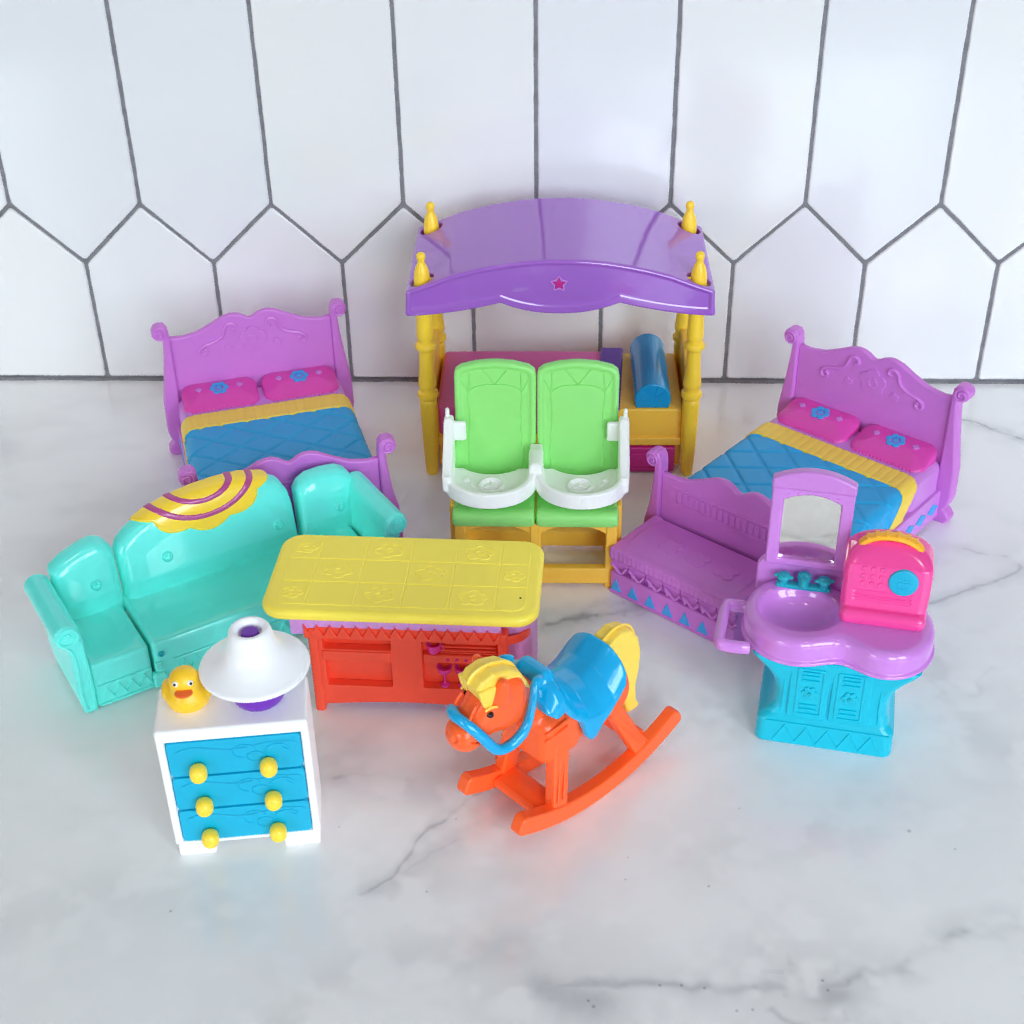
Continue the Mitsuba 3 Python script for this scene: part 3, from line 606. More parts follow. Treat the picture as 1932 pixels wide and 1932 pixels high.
# ------------------------------------------------------------------ twin high chair
def high_chair():
    t = thing('twin_high_chair', 'green twin high chair with a white double tray and yellow legs', 'toy high chair', (.0036, -.21, 0))
    for s in (-1, 1):
        def d_bk(x, y, z):
            X, Z = x-s*.0200, z
            d2 = d_poly(X, Z, Polygon([(-.0192 if s > 0 else -.0222, .037), (.0192 if s < 0 else .0222, .037), (.0194 if s < 0 else .0222, .0600), (.0197 if s < 0 else .0196, .0640), (.0198, .0955), (.0192, .0985), (.0165, .1005), (.0085, .1024), (0, .1030), (-.0085, .1024), (-.0165, .1005), (-.0192, .0985), (-.0198, .0955), (-.0197 if s > 0 else -.0196, .0640), (-.0194 if s > 0 else -.0222, .0600)]))
            lean = .0305+(z-.040)*.20
            scoop = .0011*np.clip((-d2-.0022)/.0014, 0, 1)
            return smax(smax(d2, (lean+scoop)-y, .0016), y-(lean+.0050), .0016)
        bk = part(t, 'backrest', nets(d_bk, (s*.02-.0228, .028, .036), (s*.02+.0228, .052, .104), .00065), 'leaf_green', True)
        yl = lambda z: .0305+(z-.040)*.20+.0011-.0003
        def line(p): return tube(np.array([(s*.02+a, yl(b), b) for a, b in p]), .00036, 5)
        part(bk, 'panel_line', cat(line(curve([(-.0125, .050), (-.0128, .066), (-.0128, .082), (-.0128, .0875), (-.0085, .0905), (0, .0912), (.0085, .0905), (.0128, .0875), (.0128, .082), (.0128, .066), (.0125, .050)], 50)),
             line([(-.0125, .0968), (-.0128, .0875)]), line([(.0125, .0968), (.0128, .0875)]), line([(-.006, .0990), (0, .0915), (.006, .0990)]), line([(-.0165, .094), (-.0128, .0875)]), line([(.0165, .094), (.0128, .0875)])), 'leaf_green', 40)
        def d_st(x, y, z):
            b = d_box(x, y, z, s*.02-.0197, -.0012, .0366, s*.02+.0197, .0350, .0452, .0034)
            curl = np.hypot(y-.0022, z-.0415)-.0042
            return smax(smin(b, np.maximum(curl, np.abs(x-s*.02)-.0192), .0015), z-(.0458-.0012*np.clip((y-.005)/.006, 0, 1)), .001)
        part(t, 'seat', nets(d_st, (s*.02-.0205, -.003, .036), (s*.02+.0205, .036, .047), .0006), 'leaf_green', True)
    def d_tray(x, y, z):
        ax = np.abs(x)
        lobe = np.minimum(d_rect(ax, y, .0008, .0170, .0440, .034, .004), d_ell(ax, y, 0*z, (.0222, .0170, 0), (.0220, .0222, 1)))
        lobe = smin(d_ell(ax, y, z*0, (.0220, .0160, 0), (.0222, .0205, 1)), d_rect(ax, y, -.0040, .0160, .0446, .034, .002), .002)
        inner = d_ell(ax, y, z*0, (.0218, .0160, 0), (.0190, .0177, 1)); inner = np.minimum(inner, d_rect(ax, y, .0030, .0160, .0406, .05, .002))
        # height of the wall's rim: low in front, rising beside and between the children
        yy = np.clip((y-.006)/.028, 0, 1)
        rim = .0580+.0205*yy**1.5*np.clip((ax-.030)/.010, 0, 1)+.0050*np.clip((y-.004)/.022, 0, 1)*np.clip((.006-ax)/.003, 0, 1)
        wall = np.maximum(np.maximum(lobe, -inner), np.maximum(z-rim, .0500-z))
        floor = np.maximum(np.maximum(lobe, np.abs(z-.0516)-.0014), -d_ell(ax, y, z*0, (.0218, .0385, 0), (.0182, .0165, 1)))
        floor = np.maximum(floor, y-.0275+0*x)
        side = d_box(ax, y, z, .0398, .006, .052, .0444, .0345, .0795, .0016)
        side = np.maximum(side, (z-(.0610+.0190*np.clip((y-.008)/.022, 0, 1)**1.3)))
        plate = d_box(ax, y, z, .0340, .0318, .0655, .0432, .0345, .0760, .0012)
        ridge = d_ext(d_rect(ax, y, -.004, .012, .0032, .0285, .001), np.abs(z-.0575)-.0070, .0024)
        d = smin(smin(np.minimum(wall, floor), ridge, .0015), np.minimum(side, plate), .001)
        return smax(d, y-.0348, .0006)*.9
    tr = part(t, 'tray', nets(d_tray, (-.0452, -.0055, .0495), (.0452, .0352, .0815), .0006), 'cream_white', True)
    for s in (-1, 1):
        part(tr, 'plate', put(lathe([(0, .0008), (.0040, .0008), (.0048, .0020), (.0056, .0024), (.0064, .0014), (.0066, 0)], 36), (s*.0212, .0100, .0527)), 'cream_white', 40)
        part(tr, 'plate_mark', put(cat(*[tube([(0, 0, 0), (.0042*math.cos(a), .0042*math.sin(a), 0)], .0004, 5) for a in (PI*.5, PI*1.15, PI*1.85)]), (s*.0212, .0100, .0540)), 'cream_white', 40)
        part(tr, 'spoon', put(cat(put(lathe([(0, .0012), (.0012, .0010), (.0018, .0004), (.0019, 0)], 18)), tube([(0, -.0012, .0003), (0, -.0072, .0003)], .0005, 6)), (s*.0335, .0165, .0529), rz=s*-.5+PI*0), 'cream_white', 40)
        part(tr, 'arm_peg', rbox(s*.0428-.0010, .0315, .078, s*.0428+.0010, .0340, .0835, .0009), 'cream_white')
    for x0, x1 in ((-.0392, -.0338), (-.0027, .0027), (.0338, .0392)):
        part(t, 'leg', rbox(x0, .0012, 0, x1, .0058, .038, .0009), 'board_yellow')
        part(t, 'leg', rbox(x0, .0330, 0, x1, .0376, .038, .0009), 'board_yellow')
    for y, za, hh in ((.0018, .0275, .0090), (.0336, .0295, .0030)):
        part(t, 'apron', cat(*[upright(slab(Polygon(np.r_[[(a, .0378), (a, za)], np.c_[np.linspace(a, b, 20), za+hh*np.sin(np.linspace(0, PI, 20))**.45], [(b, za), (b, .0378)]]).buffer(0), .0034, .0004, 2, .003), y+.0036) for a, b in ((-.036, -.0005), (.0005, .036))]), 'board_yellow')
        part(t, 'stretcher', rbox(-.0365, y-.0010, .0026, .0365, y+.0040, .0120, .0012), 'board_yellow')
    for x in (-.0402, .0402): part(t, 'side_frame', rbox(x-.0014, .0085, .0010, x+.0014, .0300, .0440, .0012), 'board_yellow')
    for x in (-.0365, .0365): part(t, 'side_stretcher', rbox(x-.0018, .004, .0040, x+.0018, .035, .0105, .0010), 'board_yellow')
high_chair()

# ------------------------------------------------------------------ chest at the foot of the right bed
def chest():
    t = thing('toy_chest', 'orchid purple toy chest with blue triangles at the foot of the right bed', 'toy chest', BED2)
    x0, x1, y0, y1 = -.0448, .0268, -.1008, -.0650
    part(t, 'body', cat(rbox(x0, y0, .0004, x1, y1, .0128, .0008), rbox(x0, y0+.0028, .0120, x1, y1, .0206, .0006), rbox(x0-.0004, y0-.0005, .0004, x1+.0004, y1+.0004, .0020, .0006)), 'orchid')
    for i in range(7):
        u = -.0412+.0102*i
        part(t, 'triangle', put(upright(slab(Polygon([(-.0030, 0), (.0034, 0), (-.0002, .0068)]).buffer(-.0003).buffer(.0003), .0006, .0002)), (u, y0+.0001, .0026)), 'sky_blue')
    def d_lid(x, y, z):
        c = (y-(y0+y1)/2)/((y1-y0)/2)
        b = d_box(x, y, z, x0-.0008, y0-.0010, .0206, x1+.0008, y1+.0006, .0270, .0012)
        g = np.exp(-((np.abs((x/.0026) % 1-.5))/.12)**2)*(y < y0+.0006)
        inset = d_rect(x, y, x0+.0042, y0+.0042, x1-.0042, y1+.01, .007)
        dome = .0016*np.clip(1-c*c, 0, 1)
        return b+.0005*g + (.0008-dome)*np.clip((.0004-inset)/.0006, 0, 1)*(z > .0255)
    ld = part(t, 'lid', nets(d_lid, (x0-.001, y0-.0012, .0204), (x1+.001, y1+.0008, .0284), .00055), 'orchid', True)
    part(ld, 'bow_relief', cat(*[put(slab(flower(.0062, 4, .45, .4), .0012, .0004), (u, -.0835, .0272), rz=.3) for u in (-.022, -.006, .010)]), 'orchid')
    part(t, 'valance', cat(*[upright(slab(Polygon([(u, .0205), (u+.0100, .0205), (u+.0094, .0176), (u+.0072, .0146), (u+.0052, .0172), (u+.0026, .0132)]).buffer(-.0004).buffer(.0006), .0014, .0005, 2, .003), y0+.0010) for u in np.arange(-.0444, .020, .0102)]), 'orchid')
    part(t, 'valance_line', cat(*[tube(curve([(u+.0006, y0-.0016, .0190), (u+.0032, y0-.0018, .0176), (u+.0056, y0-.0018, .0158), (u+.0090, y0-.0016, .0186)], 12), .0007, 6) for u in np.arange(-.0438, .020, .0106)]), 'orchid')
chest()

# ------------------------------------------------------------------ vanity with basin and mirror
VAN = (.1286, -.3215, math.radians(-11.6))
def vanity():
    t = thing('wash_stand', 'turquoise wash stand with a lilac basin top and an upright mirror', 'toy sink', VAN)
    zs = np.array([0, .0006, .0125, .0138, .0155, .020, .027, .034, .039, .043, .0465])
    wl = np.array([.0280, .0287, .0284, .0272, .0254, .0234, .0230, .0250, .0284, .0322, .0348])
    fr = np.array([.0004, 0, 0, .0006, .0018, .0022, .0022, .0018, .0012, .0006, 0])
    bkv = np.array([.0395, .040, .040, .0395, .0385, .0375, .0372, .0380, .0395, .0405, .041])
    def d_base(x, y, z):
        x = x+.0012*np.clip((.018-z)/.004, 0, 1); w, f0, b0 = np.interp(z, zs, wl), np.interp(z, zs, fr), np.interp(z, zs, bkv)
        X, Y = np.abs(x)-w+.004, np.maximum(f0-y, y-b0)+.004
        d2 = np.minimum(np.maximum(X, Y), 0)+np.sqrt(np.maximum(X, 0)**2+np.maximum(Y, 0)**2)-.004
        return smax(d2*.85, np.maximum(-z, z-.0465), .0012)
    bs = part(t, 'base', nets(d_base, (-.0355, -.001, 0), (.0355, .042, .0467), .0006), 'cyan', True)
    part(bs, 'zigzag', zigzag(-.0220, .0225, .0022, .0112, 5, .0000, .00055), 'cyan', 40)
    part(bs, 'plinth_bead', cat(rbox(-.0255, -.0006, .0118, .0255, .0006, .0128, .0004)), 'cyan')
    for s in (-1, 1):
        u0, u1 = (-.0176, -.0014) if s < 0 else (-.0004, .0158)
        dr_ = part(t, 'door', upright(slab(rrect(u0, .0152, u1, .0440, .0008), .0016, .0006), .0024), 'cyan')
        a, b = (u0+.0038, u1-.0030) if s < 0 else (u0+.0030, u1-.0038)
        fr_ = Polygon(rrect(a-.0010, .0175, b+.0010, .0425, .0006).exterior.coords, [rrect(a, .0185, b, .0415, .0004).exterior.coords])
        part(dr_, 'panel_frame', upright(slab(fr_, .0007, .0003), .0009), 'cyan')
        m = (a+b)/2
        part(dr_, 'louvre', cat(*[upright(slab(rrect(a+.0012, z, b-.0012, z+.0011, .0003), .0008, .0003), .0009) for z in (.0200, .0224, .0356, .0380, .0399)]), 'cyan')
        part(dr_, 'flower', cat(put(upright(slab(flower(.0034, 6, .35), .0009, .0003), .0009), (m, 0, .0298))), 'cyan')
        part(dr_, 'knob', put(lathe([(0, .0008), (.0007, .0007), (.0009, 0)], 14), (m, -.0001, .0298), rx=PI/2), 'teal')
        part(t, 'side_bead', tube([((s*.0196+.0000) if z > .02 else s*.0200, .0020, z) for z in np.linspace(.0165, .0400, 8)] + [(s*.0222, .0012, .0440)], .0005, 6), 'cyan', 40)
    def d2_top(x, y):
        a = d_ell(x, y, 0*x, (-.0175, .0205, 0), (.0225, .0235, 1)); b = d_ell(x, y, 0*x, (.0185, .0195, 0), (.0195, .0230, 1))
        return smin(a, b, .013)-.0006
    def d_top(x, y, z):
        d2 = d2_top(x, y)
        b = d_ext(d2+.0008, np.abs(z-.0520)-.0060, .0036)
        lip = d_ext(d2-.0003, np.abs(z-.0468)-.0009, .0008)
        d = smin(b, lip, .0008)
        bowl = d_ell(x, y, z, (-.0175, .0200, .0592), (.0168, .0142, .0100))
        return smax(d, -bowl, .0016)
    tp = part(t, 'basin_top', nets(d_top, (-.0415, -.0045, .0455), (.039, .0452, .0585), .0006), 'lilac', True)
    rail = curve([(-.036, .0010, .0490), (-.0400, .0002, .0491), (-.0450, .0002, .0492), (-.0474, .0006, .0494), (-.0482, .0030, .0495), (-.0484, .014, .0495), (-.0482, .0250, .0495), (-.0474, .0275, .0494), (-.0450, .0279, .0492), (-.041, .0279, .0492), (-.037, .0262, .0490)], 70)
    sq = tube(rail, .0024, 10); sq.vertices[:, 2] = .0494+(sq.vertices[:, 2]-.0494)*1.25
    part(t, 'towel_rail', sq, 'lilac', 45)
    # the upright board behind the basin
    part(t, 'splash_back', upright(slab(Polygon([(-.0372, .050), (-.0372, .0640), (-.0345, .0675), (-.0005, .0675), (.0010, .0640), (.0010, .050)]).buffer(-.001).buffer(.001), .004, .001, 3, .003, True), .0440), 'orchid_pale')
    arch = lambda x0, x1, z0, z1, h: Polygon(np.r_[[(x0, z0)], np.c_[np.linspace(x0, x1, 24), z1+h*(1-(np.linspace(-1, 1, 24))**2)], [(x1, z0)]])
    out, inn = arch(-.0342, -.0004, .0655, .1048, .0045).buffer(-.001).buffer(.001), arch(-.0290, -.0056, .0688, .0968, .0032)
    fr2 = Polygon(out.exterior.coords, [inn.exterior.coords])
    tl = lambda m: put(put(m, (0, -.0425, -.0655)), (0, .0425, .0655), rx=math.radians(-5))
    fk = part(t, 'mirror_frame', tl(upright(slab(fr2, .0042, .0009, 3, .003, True), .0425)), 'lilac')
    part(t, 'frame_back', tl(upright(slab(out.buffer(-.0006), .0016, .0004), .0434)), 'lilac')
    part(fk, 'header', tl(upright(slab(arch(-.0345, -.0001, .1018, .1065, .0046).buffer(-.0008).buffer(.0008), .0056, .0012, 3, .003, True), .0432)), 'orchid_pale')
    part(fk, 'stud', tl(cat(*[put(lathe([(0, .0005), (.0005, .0004), (.0007, 0)], 10), (u, .0384, .0994+.0016*(1-((u+.0173)/.011)**2)), rx=PI/2) for u in (-.0273, -.0233, -.0173, -.0113, -.0073)])), 'lilac')
    part(t, 'mirror', tl(upright(slab(inn.buffer(.0006), .0009, 0), .0415)), 'mirror_foil', False, label='silver mirror that reflects the white worktop')
    part(t, 'tap_rail', cat(rbox(-.0285, .0335, .0572, -.0055, .0375, .0594, .0008)), 'teal')
    tapm = put(cat(lathe([(0, 0), (.0020, 0), (.0017, .0018), (.0024, .0026), (.0030, .0036), (.0026, .0048), (.0012, .0052), (0, .0052)], 18), rbox(-.0042, -.0009, .0030, .0042, .0009, .0046, .0008)), (0, 0, 0), rz=.35)
    for u in (-.0255, -.0085): part(t, 'tap', put(tapm, (u, .0350, .0588), rz=u*20), 'teal', 40)
    part(t, 'spout', cat(put(lathe([(0, 0), (.0026, 0), (.0024, .0025), (.0030, .0040), (.0027, .0058), (0, .0066)], 18), (-.0170, .0352, .0588)), tube(curve([(-.0170, .0345, .0630), (-.0170, .0310, .0640), (-.0170, .0285, .0625)], 8), .0014, 8)), 'teal', 40)
vanity()

def radio():
    t = thing('toy_radio', 'glossy hot pink rounded toy radio with a yellow handle, on the wash stand', 'toy radio', VAN)
    R = math.radians(2)
    cx = .0158
    prof = Polygon(np.r_[[(-.0168, .0600), (-.0172, .0640), (-.0176, .0720), (-.0176, .0800)], np.c_[-.0176*np.cos(np.linspace(0, PI, 24))*1.0, .0812+.0112*np.sin(np.linspace(0, PI, 24))**.8], [(.0176, .0800), (.0176, .0720), (.0172, .0640), (.0168, .0600)]])
    def d_rad(x, y, z):
        d2 = d_poly(x-cx, z, prof)
        front = .0172+(z-.066)*.10+.95*np.maximum(z-.0845, 0)
        back = .0390-(z-.066)*.04
        b = smax(smax(d2, (front-y)*.95, .0040), (y-back)*.95, .0040)
        foot = d_box(x-cx, y, z, -.0172, .0128, .0582, .0172, .0385, .0652, .0030)
        grooves = np.min([np.abs(z-q) for q in (.0690, .0708, .0726)], axis=0)
        g = np.clip(1-grooves/.0006, 0, 1)*.0010*(np.abs(x-cx+.001) < .0115)*(y < .022)
        return smin(b, foot, .0010)+g
    b = part(t, 'body', nets(d_rad, (cx-.0182, .0120, .058), (cx+.0182, .040, .094), .0005), 'hot_pink', True)
    fy = lambda z: .0172+(z-.066)*.10
    sl = math.atan(.10)
    dl = part(t, 'dial', put(lathe([(0, .0012), (.0050, .0012), (.0057, .0008), (.0060, -.0004)], 40), (cx+.0062, fy(.0790)-.0002, .0790), rx=PI/2-sl), 'drawer_blue', 40)
    part(dl, 'dial_mark', put(cat(rbox(-.0024, -.0007, 0, .0024, .0007, .0004, .0003), *[rbox(-.0024+i*.0013, .0016, 0, -.0016+i*.0013, .0022, .0004, .0002) for i in range(4)], *[rbox(-.0022+i*.0013, -.0024, 0, -.0014+i*.0013, -.0018, .0004, .0002) for i in range(4)]), (cx+.0062, fy(.0790)-.0013, .0790), rx=PI/2-sl), 'drawer_blue')
    for i in range(3):
        for j in range(3):
            u, z = cx-.0095+i*.0036, .0765+j*.0034
            part(t, 'button', put(lathe([(0, .0005), (.0007, .0004), (.0010, .0005), (.0012, .0001), (.0012, -.001)], 16), (u, fy(z)+.0001, z), rx=PI/2-sl), 'hot_pink', 40)
    a = np.linspace(.28, PI-.28, 24)
    path = np.c_[cx-.0122*np.cos(a), np.full(24, .0285), .0868+.0070*np.sin(a)]
    hd = tube(path, .0017, 8); hd.vertices[:, 1] = .0285+(hd.vertices[:, 1]-.0285)*1.5
    knob = [rbox(cx-.0122*math.cos(q)-.0009, .0262, .0868+.0070*math.sin(q)+.0010, cx-.0122*math.cos(q)+.0009, .0308, .0868+.0070*math.sin(q)+.0017, .0006) for q in np.linspace(.7, PI-.7, 6)]
    part(t, 'handle', cat(hd, *knob), 'handle_orange', 40)
radio()

# ------------------------------------------------------------------ chest of drawers with duck and lamp
DRS = (-.1058, -.3831, math.radians(8.3))
def dresser():
    t = thing('chest_of_drawers', 'white chest of three blue drawers with six yellow knobs', 'toy dresser', DRS)
    w = .0284
    part(t, 'carcass', cat(rbox(-w, 0, .0598, w, .0262, .0656, .0012), rbox(-w, .0004, .0062, -.0252, .0260, .062, .0010), rbox(.0252, .0004, .0062, w, .0260, .062, .0010), rbox(-.0275, .0030, .0070, .0275, .0258, .0610, .0006),
                           rbox(-.0262, .0008, .0058, .0262, .006, .0072, .0005)), 'white')
    for x0, x1 in ((-.0275, -.0130), (.0136, .0278)):
        part(t, 'foot', rbox(x0, .0002, 0, x1, .0255, .0062, .0010), 'white')
    for i, (z0, z1) in enumerate(((.0422, .0592), (.0249, .0414), (.0077, .0241))):
        d = part(t, 'drawer', upright(slab(rrect(-.0250, z0, .0250, z1, .0018), .0026, .0007), .0030), 'drawer_blue')
        zc = (z0+z1)/2
        m = []
        for (u, z, r) in ((.0035, .002, .0032), (.0075, -.001, .0024), (.0160, .001, .0034), (.0205, .0035, .0020)):
            m.append(tube(np.c_[u+r*1.3*np.cos(np.linspace(.2, 4.6, 18)), np.full(18, .0003), zc+z+r*np.sin(np.linspace(.2, 4.6, 18))], .0004, 5))
        m.append(tube(curve([(-.0215, .0003, zc+.004), (-.012, .0003, zc+.0055), (-.002, .0003, zc+.0035), (.012, .0003, zc+.0055), (.021, .0003, zc+.0050)], 30), .00035, 5))
        part(d, 'scroll_relief', cat(*m), 'drawer_blue', 40)
        for u in (-.0140, .0122):
            k = rbox(-.0033, -.0038, 0, .0033, .0038, .0070, .0031, 6)
            part(d, 'knob', put(k, (u, .0006, zc-.0042), rx=PI/2), 'knob_yellow', 40)
dresser()

def duck():
    t = thing('rubber_duck', 'small yellow rubber duck with an orange beak on the white dresser', 'rubber duck', DRS, .0657)
    c = (-.0160, .0160)
    def d_duck(x, y, z):
        X, Y = x-c[0], y-c[1]
        b = d_ell(X, Y, z, (0, .0004, .0050), (.0086, .0092, .0056))
        b = smin(b, d_ell(X, Y, z, (0, .0004, .0022), (.0076, .0082, .0030)), .002)
        tail = d_cone(X, Y, z, (0, .007, .006), (0, .0112, .0078), .0030, .0010)
        wing = np.minimum(*[d_ell(X, Y, z, (s*.0078, .002, .0058), (.0020, .0050, .0030)) for s in (-1, 1)])
        head = d_ell(X, Y, z, (0, -.0020, .0126), (.0058, .0056, .0056))
        d = smin(smin(b, tail, .003), head, .0026)
        d = smin(d, wing, .0012)
        return np.maximum(d, -z)
    part(t, 'body', nets(d_duck, (c[0]-.0105, c[1]-.0095, 0), (c[0]+.0105, c[1]+.0125, .0195), .00045), 'duck_yellow', True)
    def d_beak(x, y, z):
        X, Y = x-c[0], y-c[1]
        return np.minimum(d_ell(X, Y, z, (0, -.0083, .0116), (.0034, .0030, .0009)), d_ell(X, Y, z, (0, -.0076, .0104), (.0026, .0022, .0008)))
    part(t, 'beak', nets(d_beak, (c[0]-.004, c[1]-.012, .009), (c[0]+.004, c[1]-.005, .013), .0003), 'beak_orange', True)
    for s in (-1, 1):
        a = s*.52
        p = np.array([c[0]+.0056*math.sin(a), c[1]-.0020-.0054*math.cos(a)*.96, .0146])
        e = part(t, 'eye', put(lathe([(0, .0004), (.0009, .0003), (.00115, 0), (.00115, -.001)], 16), p, rx=PI/2-.2, rz=a), 'white', 40)
        part(e, 'pupil', put(lathe([(0, .0007), (.0005, .0006), (.0007, 0)], 12), p+[.0000, -.0000, 0], rx=PI/2-.2, rz=a), 'black', 40)
duck()

def lampshade():
    t = thing('table_lamp', 'toy lamp with a white bell shade and round violet base', 'toy lamp', DRS, .0657)
    c = (.0102, .0158, 0)
    part(t, 'base', put(lathe(smooth_prof([(0, 0), (.0082, 0), (.0092, .0006), (.0106, .0045), (.0108, .0095), (.0098, .0132), (.0040, .0150), (.0036, .020), (.0034, .0300), (.0030, .0318), (.0012, .0319), (0, .0319)], 60), 48), c), 'lamp_violet', 40)
    o = [(.0205, .0150), (.0207, .0156), (.0204, .0163), (.0180, .0176), (.0140, .0200), (.0108, .0232), (.0091, .0268), (.0082, .0305), (.0076, .0325), (.0066, .0334), (.0055, .0332)]
    i = [(.0046, .0322), (.0043, .0300), (.0052, .0300), (.0078, .0262), (.0102, .0215), (.0150, .0176), (.0205, .0150)]
    part(t, 'shade', put(lathe(np.r_[smooth_prof(o, 50), smooth_prof(i, 30)], 64), c), 'shade_white', 40)
lampshade()

# ------------------------------------------------------------------ rocking horse
def horse():
    t = thing('rocking_horse', 'orange rocking horse with a glossy blue saddle and yellow mane', 'toy rocking horse', (.0220, -.3378, math.radians(46)))
    TURN = math.radians(8)
    def turned(m):
        p = m.vertices.copy(); w = np.clip((-.030-p[:, 0])/.014, 0, 1); w = w*w*(3-2*w); sh = w[:, None]*np.array([.0056, 0, -.0030]); w = w*TURN
        X, Y = p[:, 0]+.042, p[:, 1]
        m.vertices = np.c_[-.042+X*np.cos(w)+Y*np.sin(w), -X*np.sin(w)+Y*np.cos(w), p[:, 2]]+sh
        return m
    def d_horse(x, y, z):
        ay = np.abs(y)
        body = d_cone(x, y, z, (-.0165, 0, .0415), (.0110, 0, .0400), .0138, .0128)
        body = smin(body, d_ell(x, y, z, (.0150, 0, .0410), (.0105, .0125, .0120)), .004)
        body = smax(body, ay-.0128, .003)
        neck = d_cone(x, y, z, (-.0215, 0, .0500), (-.0430, 0, .0730), .0105, .0085)
        neck = smax(neck, ay-.0078, .003)
        head = d_cone(x, y, z, (-.0465, 0, .0735), (-.0615, 0, .0620), .0112, .0068)
        shl = d_box(x, y, z, -.0300, -.0136, .0310, -.0090, .0136, .0530, .0050)
        body = smin(body, shl, .003)
        head = smin(head, d_ell(x, y, z, (-.0632, 0, .0612), (.0060, .0070, .0060)), .003)
        jaw = d_ell(x, y, z, (-.0470, 0, .0665), (.0095, .0088, .0095))
        head = smin(head, jaw, .003); head = smax(head, ay-.0088, .003)
        ears = d_cone(x, ay, z, (-.0500, .0060, .0770), (-.0500, .0086, .0850), .0042, .0020)
        d = smin(smin(body, neck, .004), head, .003)
        d = smin(d, ears, .0014)
        nost = d_ell(x, ay, z, (-.0685, .0028, .0630), (.0010, .0010, .0010))
        mouth = np.maximum(np.abs((x+.0575)*.5+(z-.0585)*.87)-.00035, np.abs(x+.0580)-.006)
        return smax(smax(d, -nost, .0006), -np.maximum(mouth, .0050-ay), .0004)
    b = part(t, 'body', turned(nets(d_horse, (-.0745, -.0145, .029), (.027, .0145, .0945), .0006)), 'orange', True)
    for s in (-1, 1):
        e = part(t, 'eye', turned(put(lathe([(0, .0007), (.0010, .0006), (.0014, -.0004)], 16), (-.0558, s*.0080, .0722), rx=s*PI/2*-1+s*-.15)), 'black', 40)
        part(e, 'brow', turned(tube(curve([(-.0580, s*.0079, .0752), (-.0556, s*.0083, .0760), (-.0532, s*.0086, .0754)], 8), .0005, 6)), 'mane_yellow', 40)
        part(t, 'cheek_line', turned(tube(curve([(-.0515, s*.0086, .0600), (-.0500, s*.0088, .0618), (-.0490, s*.0088, .0595)], 8), .00035, 5)), 'beak_orange', 40)
    turned_tube = lambda *a: turned(tube(*a))
    # mane and forelock
    mp = affinity.translate(Polygon([(-.0585, .0830), (-.0600, .0885), (-.0575, .0915), (-.0520, .0928), (-.0450, .0910), (-.0380, .0860), (-.0320, .0785), (-.0272, .0690), (-.0290, .0640), (-.0335, .0655), (-.0350, .0710), (-.0400, .0735), (-.0410, .0790), (-.0460, .0800), (-.0480, .0845), (-.0510, .0855), (-.0540, .0845), (-.0560, .0815)]), 0, -.0042).buffer(-.0006).buffer(.0012).buffer(-.0006)
    m = slab(mp, .0120, .0016, 3, .0015, True)
    mk = part(t, 'mane', turned(to_uvz(m, lambda x, y, z: np.c_[x, .0060-z, y])), 'mane_yellow', 40)
    part(mk, 'parting', turned_tube(np.array([(x, -.0, z) for x, z in curve([(-.0602, .0842), (-.0577, .0876), (-.0520, .0889), (-.0449, .0871), (-.0378, .0822), (-.0317, .0747), (-.0269, .0655)], 40)]), .0008, 6), 'mane_yellow', 40)
    for s in (-1, 1):
        fl = slab(Polygon([(-.0600, .0842), (-.0525, .0838), (-.0505, .0800), (-.0530, .0765), (-.0560, .0735), (-.0578, .0760), (-.0592, .0800)]).buffer(-.0006).buffer(.0006), .0022, .0008, 3, .0015, True)
        part(mk, 'forelock', turned(to_uvz(fl, lambda x, y, z, s=s: np.c_[x, s*(.0062)+.0011-z, y])), 'mane_yellow', 40)
    for s in (-1, 1):
        part(t, 'shoulder_ridge', cat(*[tube(curve([(-.0290, s*.0128, z), (-.0240, s*.0139, z+.0016), (-.0185, s*.0139, z+.0022)], 10), .0007, 6) for z in (.0455, .0490)]), 'orange', 40)
        part(t, 'blaze', turned(tube(curve([(-.0600, s*.0046, .0765), (-.0625, s*.0050, .0730), (-.0640, s*.0052, .0695)], 10), .0006, 6)), 'orange', 40)
    # saddle: a blanket that hangs over the back, raised pommel and cantle
    def d_sad(x, y, z):
        ay = np.abs(y)
        w = .0128+.0028*np.clip((.060-z)/.02, 0, 1)
        topz = np.interp(x, [-.028, -.0245, -.0215, -.0185, -.015, -.009, -.002, .005, .0105, .0138, .016], [.0665, .0712, .0718, .0680, .0625, .0580, .0568, .0590, .0632, .0656, .0645])
        shoulder = topz-.0085*np.clip((ay-.003)/.0135, 0, 1)**1.8
        outer = smax(ay-(w+.0030), z-shoulder, .0045)
        inner = smax(ay-w+.0006, z-(topz-.014), .004)
        side = Polygon([(-.0285, .080), (-.0290, .0595), (-.0255, .0565), (-.0215, .0575), (-.0175, .0520), (-.0125, .0470), (-.0112, .0400), (-.0090, .0366), (-.0060, .0372), (-.0030, .0405), (.0020, .0430), (.0075, .0470), (.0125, .0510), (.0140, .0560), (.0142, .080)])
        d2 = d_poly(x, z, side.buffer(-.0008).buffer(.0008))
        pom = d_ext(np.hypot(x+.0226, z-.0688)-.0046, ay-.0072, .002)
        d = smax(outer, d2, .0016)
        d = smin(d, pom, .0022)
        return np.maximum(d, -inner-.0*x)
    part(t, 'saddle', nets(d_sad, (-.0295, -.0192, .0345), (.0175, .0192, .0765), .0006), 'saddle_blue', True)
    # bridle
    br = []
    half = curve([(-.0660, 0, .0712), (-.0645, -.0050, .0702), (-.0620, -.0080, .0668), (-.0585, -.0096, .0612), (-.0540, -.0104, .0558), (-.0480, -.0106, .0556), (-.0430, -.0108, .0590), (-.0388, -.0108, .0645), (-.0358, -.0106, .0700), (-.0330, -.0098, .0740), (-.0270, -.0080, .0735)], 70)
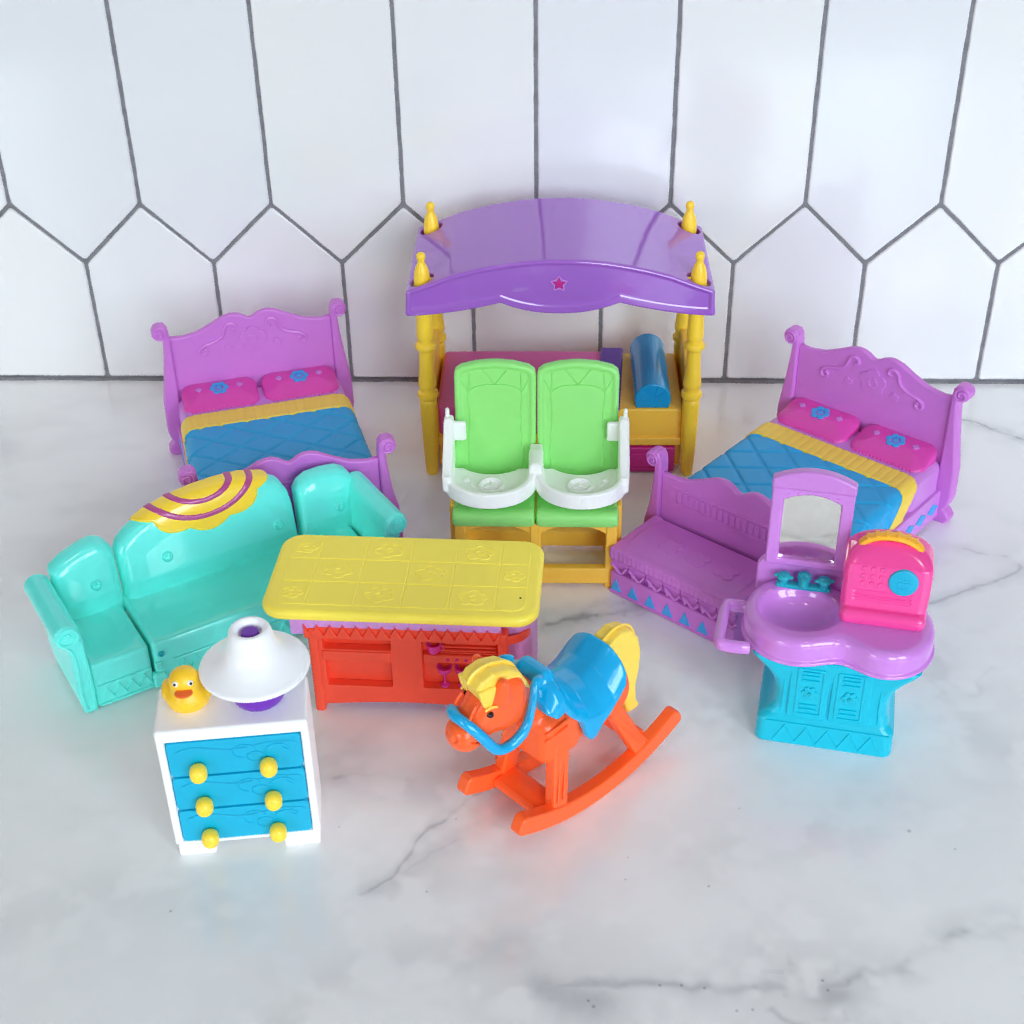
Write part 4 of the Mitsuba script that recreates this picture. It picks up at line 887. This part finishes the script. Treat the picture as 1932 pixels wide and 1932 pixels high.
    for s in (-1, 1):
        h = half.copy(); h[:, 1] *= -s
        m = turned(tube(h, np.r_[np.full(40, .0022), np.linspace(.0022, .0017, 30)], 10))
        br.append(m)
    part(t, 'bridle', cat(*br), 'saddle_blue', 45)
    tl = affinity.translate(Polygon([(.0125, .0560), (.0140, .0620), (.0185, .0665), (.0245, .0682), (.0310, .0660), (.0350, .0600), (.0368, .0520), (.0362, .0430), (.0345, .0350), (.0352, .0270), (.0375, .0225), (.0345, .0215), (.0300, .0222), (.0280, .0280), (.0270, .0360), (.0275, .0440), (.0262, .0510), (.0225, .0545), (.0180, .0520)]), -.0022, -.0030).buffer(.0008).buffer(-.0016).buffer(.0008)
    tk = part(t, 'tail', to_uvz(slab(tl, .0098, .0012, 3, .0015, True), lambda x, y, z: np.c_[x, .0049-z, y]), 'mane_yellow', 40)
    part(tk, 'parting', tube(np.array([(x, -.0010, z) for x, z in curve([(.0118, .0598), (.0163, .0642), (.0223, .0659), (.0293, .0636), (.0335, .0572), (.0353, .0490)], 24)]), .0006, 6), 'mane_yellow', 40)
    # legs, rockers and braces
    for s in (-1, 1):
        for a, b2, w in (((-.0200, s*.0105, .0440), (-.0258, s*.0150, .0090), .0042), ((.0080, s*.0100, .0420), (.0240, s*.0150, .0085), .0042)):
            a, b2 = np.array(a), np.array(b2)
            def d_leg(x, y, z):
                q = np.clip((a[2]-z)/(a[2]-b2[2]), -.2, 1.2)
                cx, cy = a[0]+(b2[0]-a[0])*q, a[1]+(b2[1]-a[1])*q
                return smax(d_rect(x-cx, y-cy, -w, -.0028, w, .0028, .0010)*.88, np.abs(z-(a[2]+b2[2])/2)-(a[2]-b2[2])/2, .0008)
            lo, hi = np.minimum(a, b2)-[.006, .004, .0], np.maximum(a, b2)+[.006, .004, .0]
            lg = part(t, 'leg', nets(d_leg, lo, hi, .0006), 'orange', True)
            p, q = a+[.0012, s*.0030, -.006], b2+[.0012, s*.0030, .006]
            part(lg, 'rib', cat(tube([p-[.003, 0, 0], q-[.003, 0, 0]], .0004, 5), tube([p, q], .0004, 5)), 'orange', 40)
        th = np.linspace(-.512, .492, 40); Rr, Ro = .1020, .0935
        o = np.c_[Rr*np.sin(th), Rr-Rr*np.cos(th)]; i = np.c_[Ro*np.sin(th), Rr-Ro*np.cos(th)]
        rk = Polygon(np.r_[o, i[::-1]]).buffer(-.0025).buffer(.0025, quad_segs=6)
        m = slab(rk, .0056, .0009, 3, .0025, True)
        part(t, 'rocker', to_uvz(m, lambda x, y, z, s=s: np.c_[x, s*.0155+.0028-z, y]), 'orange', 40)
    pth = curve([(-.0300, -.0140, .0110), (-.0330, -.008, .0122), (-.0345, 0, .0128), (-.0330, .008, .0122), (-.0300, .0140, .0110)], 24)
    m = rbox(-.0345, -.0132, .0078, -.0215, .0132, .0118, .0016)
    part(t, 'front_brace', m, 'orange', 40)
    part(t, 'rear_brace', rbox(.0225, -.0135, .0100, .0290, .0135, .0150, .0012), 'orange')
horse()

def lamps_out_of_view():
    n = 0
    for k in list(scene):
        if 'emitter' in scene[k]:
            kind = 'window' if 'window' in k or 'side' in k else 'ceiling light'
            labels[k] = {'label': {'window': 'bright window pane out of view behind the photographer', 'ceiling light': 'round ceiling light out of view above the worktop'}[kind] + ', ' + {'window_light_000': 'lower left pane', 'window_light_001': 'upper left pane', 'window_light_002': 'lower right pane', 'window_light_003': 'upper right pane', 'side_light': 'far to the left', 'ceiling_light_000': 'on the left', 'ceiling_light_001': 'on the right'}[k], 'category': kind}
lamps_out_of_view()
